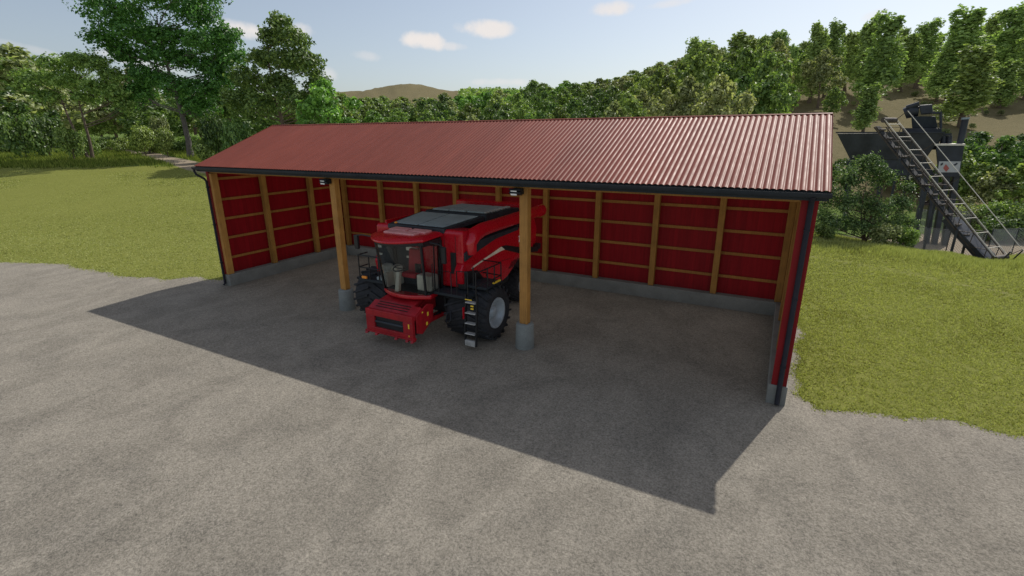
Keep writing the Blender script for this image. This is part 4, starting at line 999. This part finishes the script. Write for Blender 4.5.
def place(key, name, x, y, h, wide, label, cat='tree', group=None, rot=None, sink=.1, z=None, tilt=0):
    P = PR[key]; s = h/P.h
    e = empty(name, (x, y, (tz(x, y) if z is None else z)-sink), label, cat, group)
    e.rotation_euler = (0, tilt, random.uniform(0, 6.28) if rot is None else rot); e.scale = (s*wide, s*wide, s)
    for nm, me in (('trunk', P.trunk), ('crown', P.crown)):
        o = bpy.data.objects.new(nm, me); col.objects.link(o); o.parent = e
    return e
SKY_U = [250, 300, 320, 350, 400, 440, 480, 520, 528, 537, 546, 560, 600, 640, 660, 690, 700, 712, 725, 745, 765, 782, 800, 815, 840, 870]
SKY_V = [100, 96, 93, 97, 96, 92, 91, 86, 84, 74, 84, 83, 80, 72, 62, 52, 42, 40, 52, 36, 38, 34, 47, 42, 40, 60]
def topv(u): return float(np.interp(u, SKY_U, SKY_V))
side_words = lambda u: 'above the left part of the shed roof' if u < 460 else 'above the middle of the shed roof' if u < 620 else 'above the right part of the shed roof'
rows = [(62, 18, 27, 1.0), (78, 9, 25, .9), (98, 3, 24, .8), (124, 0, 22, .75), (160, -1, 20, .7), (215, -2, 18, .7)]
for ri, (d, dv, du, wd) in enumerate(rows):
    u = 316+ri*7
    while u < 850-(60 if d < 90 else 20 if d > 100 else 0):
        uu = u+random.uniform(-6, 6); dq = d*random.uniform(.93, 1.07)
        v = topv(uu)+dv*random.uniform(.6, 1.5)+random.uniform(-1.5, 5 if ri else 9)
        p = pixel_point(uu, v, dq); g = tz(p.x, p.y); h = p.z-g
        if 2.2 < h < 26:
            pal = uu > 620
            ki = random.choice([0, 1, 2, 3, 1, 4] if not pal else [0, 2, 3, 3, 1, 2])
            wide = min(2.4, max(.8, (du*.86*dq/516)/(4.2*h/10)))
            kind = ['mid-green', 'dark-green', 'mid-green', 'pale olive', 'bright-green'][ki]
            rowt = ['front-row', 'second-row', 'third-row', 'fourth-row', 'rear-row', 'skyline'][ri]
            place('broad%d' % ki, 'broadleaf_tree', p.x, p.y, h, wide, '%s bushy %s tree of the wood %s' % (kind, rowt, side_words(uu)), 'tree', '%s %s trees %s' % (kind, rowt, side_words(uu)))
        u += du
# poplars: u of crown, v base, v top, distance, width factor, note
POP = [(703, 100, 38, 100, 1.1, 'first pointed poplar from the left on the wooded hill'),
 (745, 100, 34, 104, 1.25, 'round-headed tall poplar left of the small pointed one on the hill'),
 (764, 100, 36, 118, .5, 'slim small poplar between two taller ones above the roof'),
 (783, 100, 27, 106, .75, 'sharp-topped poplar above the right part of the roof'),
 (797, 100, 45, 114, .5, 'thin low poplar in the skyline dip above the right of the roof'),
 (823, 108, 24, 100, .8, 'poplar with split top above the roof corner, left of the pair'),
 (839, 104, 21, 104, .75, 'tall poplar standing over the right roof corner'),
 (858, 106, 29, 108, .8, 'poplar just right of the roof corner with two thin trunks'),
 (874, 132, 84, 76, .75, 'small bright poplar standing on bare slope above the hopper'),
 (877, 106, 15, 104, .85, 'tall narrow poplar behind the small bright one'),
 (893, 118, 13, 94, .95, 'twin-topped tall poplar above the conveyor head'),
 (915, 112, 32, 108, .85, 'shorter poplar between the twin-topped one and its round-topped neighbour'),
 (932, 106, 21, 112, 1.05, 'round-topped poplar behind the plant engine'),
 (952, 112, 45, 98, .75, 'low poplar left of the highest one, behind the chimney'),
 (973, 116, 7, 98, 1.15, 'highest broad poplar above the chimney'),
 (985, 132, 42, 80, 1.2, 'wide leaning bright poplar in front of the highest one'),
 (1000, 112, 14, 112, .8, 'dark round-topped poplar right of the highest one'),
 (1012, 118, 62, 92, .95, 'low poplar near the right edge with bare trunk on brown slope'),
 (1022, 110, 5, 106, 1.1, 'tall poplar cut by the right picture edge'),
 (1052, 112, 12, 98, 1.1, 'tall poplar just outside the right picture edge'),
 (962, 100, 28, 128, .8, 'distant poplar left of the highest one'),
 (905, 98, 30, 132, .8, 'distant poplar seen between the twin-topped and shorter ones'),
 (850, 98, 34, 136, .8, 'distant poplar behind the pair at the roof corner'),
 (810, 98, 40, 134, .8, 'distant poplar in the gap left of the roof corner')]
for i, (u, vb, vt_, d, w, lab) in enumerate(POP):
    p = pixel_point(u, vt_, d); h = p.z-tz(p.x, p.y)
    place('poplar%d' % (i % 4), 'poplar_tree', p.x, p.y, h*1.03, 2.05*w*(14/h)**.5, lab, 'tree', 'poplars on the brown hillside')

u = 828
while u < 1045:
    d = random.uniform(118, 150); p = pixel_point(u, float(np.interp(u, [828, 850, 893, 930, 973, 1040], [44, 40, 34, 36, 24, 22]))+random.uniform(-3, 8), d); h = p.z-tz(p.x, p.y)
    if h > 4: place('poplar%d' % random.randrange(4), 'poplar_tree', p.x, p.y, h, 1.6*(14/h)**.5, 'distant poplar in the back row on top of the brown hill', 'tree', 'back row of poplars on the hill')
    u += random.uniform(10, 15)

def unique_tree(name, x, y, h, blobs, leaf, size, dens, label, cat='tree', r0=.3, bark='bark', lean=(0, 0), first=.3, stems=1, upb=.35, asp=.6, nl=None, shell=.55):
    z = tz(x, y); e = empty(name, (x, y, z-.1), label, cat)
    for nm, me in (('trunk', trunk_mesh(name+'_trunk', h, r0, blobs, M[bark], lean, first, stems, nl)), ('crown', crown_mesh(name+'_crown', blobs, dens, size, M[leaf], upb, asp, shell))):
        o = bpy.data.objects.new(nm, me); col.objects.link(o); o.parent = e
    return e
def px_blobs(uc, vb, d, lst, depthj=.5, grow=1.):
    """crown masses given in image pixels for a tree standing at (uc, vb, d): offsets in metres across, along the view and up"""
    o = pixel_point(uc, vb, d); gz = tz(o.x, o.y); out = []
    for (u, v, ru, rv) in lst:
        ru *= grow; rv *= grow
        p = pixel_point(u, v, d); q = p-o; a = q.x*RH[0]+q.y*RH[1]; m = d/516*1.02
        f = rng.uniform(-1, 1)*depthj*ru*m*1.5
        out.append((a*RH[0]+f*FH[0], a*RH[1]+f*FH[1], p.z-gz, ru*m, ru*m, rv*m))
        out.append((a*RH[0]-f*FH[0]*.8+RH[0]*rng.uniform(-.4, .4)*ru*m, a*RH[1]-f*FH[1]*.8, p.z-gz+rng.uniform(-.3, .3)*rv*m, ru*m*.8, ru*m*.8, rv*m*.8))
    return (o.x, o.y, max(b[2]+b[5] for b in out), out)
# big deep-green tree, left
x, y, h, bl = px_blobs(188, 137, 74, [(120, 12, 16, 13), (155, -6, 20, 12), (190, -18, 20, 10), (198, 10, 15, 13), (140, 32, 17, 9), (108, 38, 11, 8), (170, 34, 14, 9), (205, 42, 16, 11), (228, 36, 12, 9), (235, 58, 11, 9), (212, 64, 13, 9), (186, 58, 12, 8), (160, 52, 13, 8), (128, 52, 12, 8), (150, 74, 14, 9), (178, 84, 13, 9), (205, 88, 13, 9), (140, 92, 12, 9), (198, 105, 12, 8), (225, 80, 11, 9)], .5, 1.32)
unique_tree('broadleaf_tree', x, y, 21, bl, 'leaf_green', .40, 20, 'very tall deep-green tree left of the shed, top cut by the picture edge', r0=.42, bark='bark_grey', first=.28, nl=None)
# vase-shaped tree in front of it
x, y, h, bl = px_blobs(91, 149, 72, [(42, 78, 12, 8), (58, 62, 13, 8), (78, 58, 12, 7), (98, 62, 12, 8), (112, 74, 11, 8), (120, 92, 9, 8), (100, 86, 11, 7), (70, 78, 13, 8), (50, 94, 10, 7), (84, 96, 9, 6), (126, 104, 7, 6)], .5, 1.2)
unique_tree('broadleaf_tree', x, y, h*.9, bl, 'leaf_mid', .36, 24, 'spreading olive-green tree with forked brown trunk at the left edge of the field', r0=.32, lean=(-.12, -.0), first=.3, stems=2)
# dark dense tree near the left end of the roof
x, y, h, bl = px_blobs(286, 140, 66, [(284, 24, 10, 9), (272, 36, 12, 9), (296, 38, 13, 9), (262, 56, 14, 10), (290, 60, 17, 12), (310, 62, 12, 12), (318, 84, 12, 12), (250, 78, 14, 11), (278, 86, 17, 12), (302, 100, 15, 11), (262, 104, 15, 12), (240, 100, 11, 10), (326, 104, 10, 10)], .5, 1.18)
unique_tree('broadleaf_tree', x, y, h*.92, bl, 'leaf_dark', .40, 20, 'dark dense tree rising above the left end of the shed roof', r0=.34)
# lesser trees and shrubs of the left edge
LT = [('broad3', 8, 36, 96, 15, 'pale olive tree at the left picture edge', 1.35), ('broad3', 38, 52, 104, 14, 'pale olive tree behind the vase-shaped tree', 1.2),
 ('broad0', -28, 40, 92, 15, 'bright tree just outside the left picture edge', 1.3), ('broad3', 130, 62, 112, 12, 'pale tree seen between the forked tree and the very tall tree', 1.2),
 ('broad1', 150, 84, 96, 11, 'dark tree filling the gap left of the very tall trunk', 1.4), ('broad1', 222, 76, 88, 11, 'dark tree right of the very tall trunk', 1.3), ('broad0', 70, 82, 110, 11, 'mid-green tree far behind the forked trunk', 1.3),
 ('broad0', 105, 86, 120, 10, 'mid-green tree deep in the wood behind the dirt path', 1.3), ('broad1', 185, 80, 112, 10, 'dark tree deep in the wood behind the very tall trunk', 1.4), ('broad4', 322, 72, 62, 10, 'bright-green tree right of the dark dense tree at the roof', .95), ('broad0', 342, 88, 66, 10, 'mid-green tree just above the roof, right of the bright one', .9), ('broad1', 250, 84, 96, 10, 'dark tree between the very tall and the dense tree', 1.3), ('broad1', 8, 84, 88, 10, 'dark low tree at the far left edge under the pale one', 1.3)]
for key, u, vt_, d, _, lab, wd in LT:
    p = pixel_point(u, vt_, d); h = p.z-tz(p.x, p.y); place(key, 'broadleaf_tree', p.x, p.y, h, wd, lab)
u = -30
while u < 345:
    d = random.uniform(108, 135); vt_ = random.uniform(88, 108)-(8 if 90 < u < 250 else 0); p = pixel_point(u, vt_, d); h = p.z-tz(p.x, p.y)
    place(random.choice(('broad1', 'broad1', 'broad0')), 'broadleaf_tree', p.x, p.y, h, 1.9*10/max(h, 6)*.75, 'dark tree in the wood behind the left field', 'tree', 'dark wood behind the left field')
    u += random.uniform(13, 19)
for i in range(16):
    u = -20+i*16+random.uniform(-5, 5); d = random.uniform(84, 98); p = pixel_point(u, 120, d)
    place(random.choice(('bush1', 'bush0')), 'shrub', p.x, p.y, random.uniform(1.8, 3.2), 1.5, 'dark undergrowth shrub between the trunks behind the left field', 'shrub', 'undergrowth shrubs behind the left field')
SH = [('bush1', 12, 102, 74, 1.5, 'dark shrub at the left picture edge behind the field'), ('bush1', 38, 106, 76, 1.4, 'dark shrub left of the forked tree'), ('bush0', 66, 122, 70, 1.5, 'low mid-green shrub left of the forked trunk'), ('bush0', 84, 126, 74, 1.0, 'small green shrub right behind the forked trunk'),
 ('bush0', 140, 121, 78, 1.6, 'low green shrub beside the dirt path'), ('bush0', 163, 124, 78, 1.5, 'green shrub just left of the very tall trunk'), ('bush2', 158, 112, 86, 1.2, 'pale shrub behind the path shrubs'),
 ('bush1', 212, 102, 68, 1.2, 'dark shrub between the very tall trunk and the roof'), ('bush1', 232, 108, 60, 1.1, 'dark shrub touching the left slope of the roof'), ('bush0', 200, 137, 66, 1.3, 'low shrub at the end of the dirt path by the roof'), ('bush0', 118, 134, 84, 1.2, 'small shrub at the start of the dirt path')]
for (key, u, vt_, d, wd, lab), ru in zip(SH, (22, 16, 15, 11, 17, 12, 12, 17, 18, 13, 11)):
    p = pixel_point(u, vt_, d); h = max(.8, p.z-tz(p.x, p.y)); place(key, 'shrub', p.x, p.y, h, ru*d/516/(2.2*h/3), lab, 'shrub')
# big bush right of the shed
x, y, h, bl = px_blobs(864, 240, 29.5, [(838, 203, 15, 14), (850, 180, 15, 15), (868, 168, 14, 12), (884, 180, 15, 13), (872, 161, 8, 9), (898, 206, 15, 13), (868, 205, 22, 17), (832, 222, 13, 10), (856, 226, 18, 11), (886, 226, 17, 11), (905, 222, 10, 10), (826, 192, 9, 10), (908, 188, 9, 7)], .6)
unique_tree('bush', x, y, h*.85, bl, 'leaf_bush', .17, 100, 'big leafy bush right of the shed in front of the hopper', 'bush', r0=.12, first=.08, stems=4, asp=.42, shell=.35)
BR = [('bush2', 888, 222, 28.2, 1.0, 'small bright shrub at the foot of the big bush'), ('bush0', 908, 224, 28.4, .8, 'pale shrub right of the big bush beside the fence'), ('bush0', 826, 222, 29, .9, 'low shrub touching the right end of the shed roof')]
for key, u, vt_, d, wd, lab in BR:
    p = pixel_point(u, vt_, d); h = max(.6, p.z-tz(p.x, p.y)); place(key, 'shrub', p.x, p.y, h, wd, lab, 'shrub')
RB = [('broad1', 985, 128, 50, 1.1, 'dark-green tree right of the chimney'), ('broad1', 1012, 132, 47, 1.1, 'dark-green tree at the right edge behind the fence'), ('broad0', 968, 150, 46, 1.0, 'mid-green tree just right of the control cabinet'), ('broad3', 1004, 165, 43, .9, 'pale leafy tree behind the conveyor handrail'), ('broad2', 1032, 160, 42, 1.1, 'mid-green tree cut by the right picture edge'), ('broad1', 940, 168, 52, 1.1, 'dark tree seen between the plant legs'), ('broad1', 905, 165, 55, 1.2, 'dark tree behind the hopper and big bush'), ('broad1', 1040, 128, 54, 1.1, 'dark tree outside the right picture edge'),
 ('broad1', 828, 150, 50, 1.0, 'dark tree behind the right end of the roof'), ('broad0', 838, 86, 84, .8, 'mid-green tree at the roof corner on the brown slope')]
for key, u, vt_, d, wd, lab in RB:
    p = pixel_point(u, vt_, d); h = max(1, p.z-tz(p.x, p.y)); place(key, 'broadleaf_tree', p.x, p.y, h, wd*max(1, 6/h), lab)
for i, (u, v, d) in enumerate(((996, 200, 40), (1018, 196, 39), (978, 205, 41), (1036, 205, 37), (1008, 214, 37))):
    p = pixel_point(u, v, d); h = max(.8, p.z-tz(p.x, p.y)); place('bush%d' % (i % 3), 'shrub', p.x, p.y, h, 1.1*max(.5, 2.4/h), ['mid-green shrub behind the conveyor guard', 'dark shrub near the right edge behind the fence', 'pale shrub left of the conveyor foot rail', 'green shrub cut by the right picture edge behind the fence', 'low dark shrub in front of the other right-edge shrubs'][i], 'shrub')
# scattered low plants on the brown hill
for i in range(46):
    u = random.uniform(835, 1040); d = random.uniform(58, 118); p = pixel_point(u, 150, d)
    place('bush%d' % random.choice((0, 2, 2)), 'small_shrub', p.x, p.y, random.uniform(.5, 1.3), .9, 'small scrubby plant on the bare brown hillside', 'shrub', 'scrub plants on the brown hillside')
# far green hill cover (wooded ridge)
x, y, a, d = scatter(-.25, .12, 420, 640, lambda a, d: (np.abs(a+.19) > .10)*1., 3500)
Cc = np.c_[x, y, terr(x, y)+1.5]; allC = np.repeat(Cc, 8, 0)+rng.normal(size=(len(Cc)*8, 3))*np.array([3, 3, 1.6]); V_, F_ = leaves(allC, rng.normal(size=allC.shape)+np.array([0, 0, .8]), 3.2)
fo = bpy.data.objects.new('distant_wood', npmesh('distant_wood', V_, F_, M['leaf_mid'])); col.objects.link(fo); fo['kind'] = 'stuff'; tag(fo, 'far wooded ridge in front of the bare brown hill', 'wood')

# ------------------------------------------------------------------ light and sky
sx, sy = .232, .818; el = math.atan(1/math.hypot(sx, sy)); az = math.atan2(sx, sy)
sd_ = Vector((sx, sy, 1)).normalized()
sl_ = bpy.data.lights.new('sun', 'SUN'); sl_.energy = 4.8; sl_.angle = R(.55); sl_.color = (1, .95, .86)
so = bpy.data.objects.new('sun', sl_); col.objects.link(so); so.rotation_euler = sd_.to_track_quat('Z', 'Y').to_euler(); so.location = (0, 0, 60)
w = bpy.data.worlds.new('World'); sc.world = w; w.use_nodes = True; nt = w.node_tree; bg = nt.nodes['Background']
sk = N(nt, 'ShaderNodeTexSky'); sk.sky_type = 'NISHITA'; sk.sun_disc = False; sk.sun_elevation = el; sk.sun_rotation = az; sk.altitude = 100; sk.air_density = 1.0; sk.dust_density = 1.6; sk.ozone_density = 1.0
tc = N(nt, 'ShaderNodeTexCoord'); nrm = N(nt, 'ShaderNodeVectorMath', operation='NORMALIZE'); L(nt, tc.outputs['Generated'], nrm.inputs[0])
nz = N(nt, 'ShaderNodeTexNoise'); nz.inputs['Scale'].default_value = 16; nz.inputs['Detail'].default_value = 7; nz.inputs['Roughness'].default_value = .6; L(nt, nrm.outputs[0], nz.inputs['Vector'])
def dirof(u, v): 
    d_ = fw*FPX+r2*(u-512)-u2*(v-288); d_ = d_/np.linalg.norm(d_); return d_
CL = [(424, 41, 22, 8, 1), (484, 29, 30, 7.5, .95), (452, 46, 14, 4, .55), (245, 31, 26, 9, .95), (306, 31, 12, 8, .8), (612, 8, 21, 7, .85), (672, 3, 28, 4, .5), (140, 62, 40, 8, .55), (366, 56, 16, 5, .35), (876, 14, 14, 6, .4), (330, 74, 10, 7, .5), (35, 50, 40, 6, .25), (500, 82, 34, 4, .5), (-60, 20, 50, 12, .7), (1110, 30, 50, 14, .6), (560, -60, 60, 14, .8), (250, -70, 70, 14, .7)]
tot = None
for (u, v, ru, rv, op) in CL:
    c = dirof(u, v); ex = dirof(u+1, v)-c; ex /= np.linalg.norm(ex); ey = dirof(u, v-1)-c; ey /= np.linalg.norm(ey); k = np.linalg.norm(dirof(u+1, v)-dirof(u, v))
    sb = N(nt, 'ShaderNodeVectorMath', operation='SUBTRACT'); L(nt, nrm.outputs[0], sb.inputs[0]); sb.inputs[1].default_value = c
    def axis(e, r_):
        dt = N(nt, 'ShaderNodeVectorMath', operation='DOT_PRODUCT'); L(nt, sb.outputs[0], dt.inputs[0]); dt.inputs[1].default_value = e/(k*r_)
        p2 = N(nt, 'ShaderNodeMath', operation='MULTIPLY'); L(nt, dt.outputs['Value'], p2.inputs[0]); L(nt, dt.outputs['Value'], p2.inputs[1]); return p2.outputs[0]
    ad = N(nt, 'ShaderNodeMath', operation='ADD'); L(nt, axis(ex, ru), ad.inputs[0]); L(nt, axis(ey, rv), ad.inputs[1])
    dt = N(nt, 'ShaderNodeVectorMath', operation='DOT_PRODUCT'); L(nt, nrm.outputs[0], dt.inputs[0]); dt.inputs[1].default_value = c
    nm = N(nt, 'ShaderNodeMath', operation='MULTIPLY_ADD'); L(nt, nz.outputs[0], nm.inputs[0]); nm.inputs[1].default_value = 4.0; nm.inputs[2].default_value = -2.0
    a2 = N(nt, 'ShaderNodeMath', operation='ADD'); L(nt, ad.outputs[0], a2.inputs[0]); L(nt, nm.outputs[0], a2.inputs[1])
    mr = N(nt, 'ShaderNodeMapRange', interpolation_type='SMOOTHSTEP'); L(nt, a2.outputs[0], mr.inputs[0]); mr.inputs[1].default_value = 1.5; mr.inputs[2].default_value = -.1; mr.inputs[3].default_value = 0; mr.inputs[4].default_value = op
    gt = N(nt, 'ShaderNodeMath', operation='GREATER_THAN'); L(nt, dt.outputs['Value'], gt.inputs[0]); gt.inputs[1].default_value = .5
    mm = N(nt, 'ShaderNodeMath', operation='MULTIPLY'); L(nt, mr.outputs[0], mm.inputs[0]); L(nt, gt.outputs[0], mm.inputs[1])
    if tot is None: tot = mm.outputs[0]
    else:
        mx = N(nt, 'ShaderNodeMath', operation='MAXIMUM'); L(nt, tot, mx.inputs[0]); L(nt, mm.outputs[0], mx.inputs[1]); tot = mx.outputs[0]
SKS = .115
hs = N(nt, 'ShaderNodeHueSaturation'); hs.inputs['Saturation'].default_value = .72; hs.inputs['Value'].default_value = 1.0; L(nt, sk.outputs[0], hs.inputs['Color'])
cm = mix(nt, tot, hs.outputs[0], tuple(x/SKS for x in (.86, .81, .78)))
for n_ in nt.nodes:
    if n_.bl_idname == 'ShaderNodeMix': n_.clamp_result = False
L(nt, cm, bg.inputs[0]); bg.inputs[1].default_value = SKS
sc.view_settings.view_transform = 'Standard'; sc.view_settings.look = 'None'; sc.view_settings.gamma = 1; sc.view_settings.exposure = 0
sc.render.engine = 'CYCLES'; sc.cycles.use_denoising = True; sc.cycles.max_bounces = 8; sc.cycles.diffuse_bounces = 6; sc.cycles.glossy_bounces = 3; sc.cycles.transparent_max_bounces = 8; sc.cycles.transmission_bounces = 4
sc.cycles.sample_clamp_indirect = 4
sc.cycles.use_fast_gi = True; sc.cycles.fast_gi_method = 'ADD'; w.light_settings.ao_factor = .20; w.light_settings.distance = 1.2
sc.render.resolution_x = 1024; sc.render.resolution_y = 576
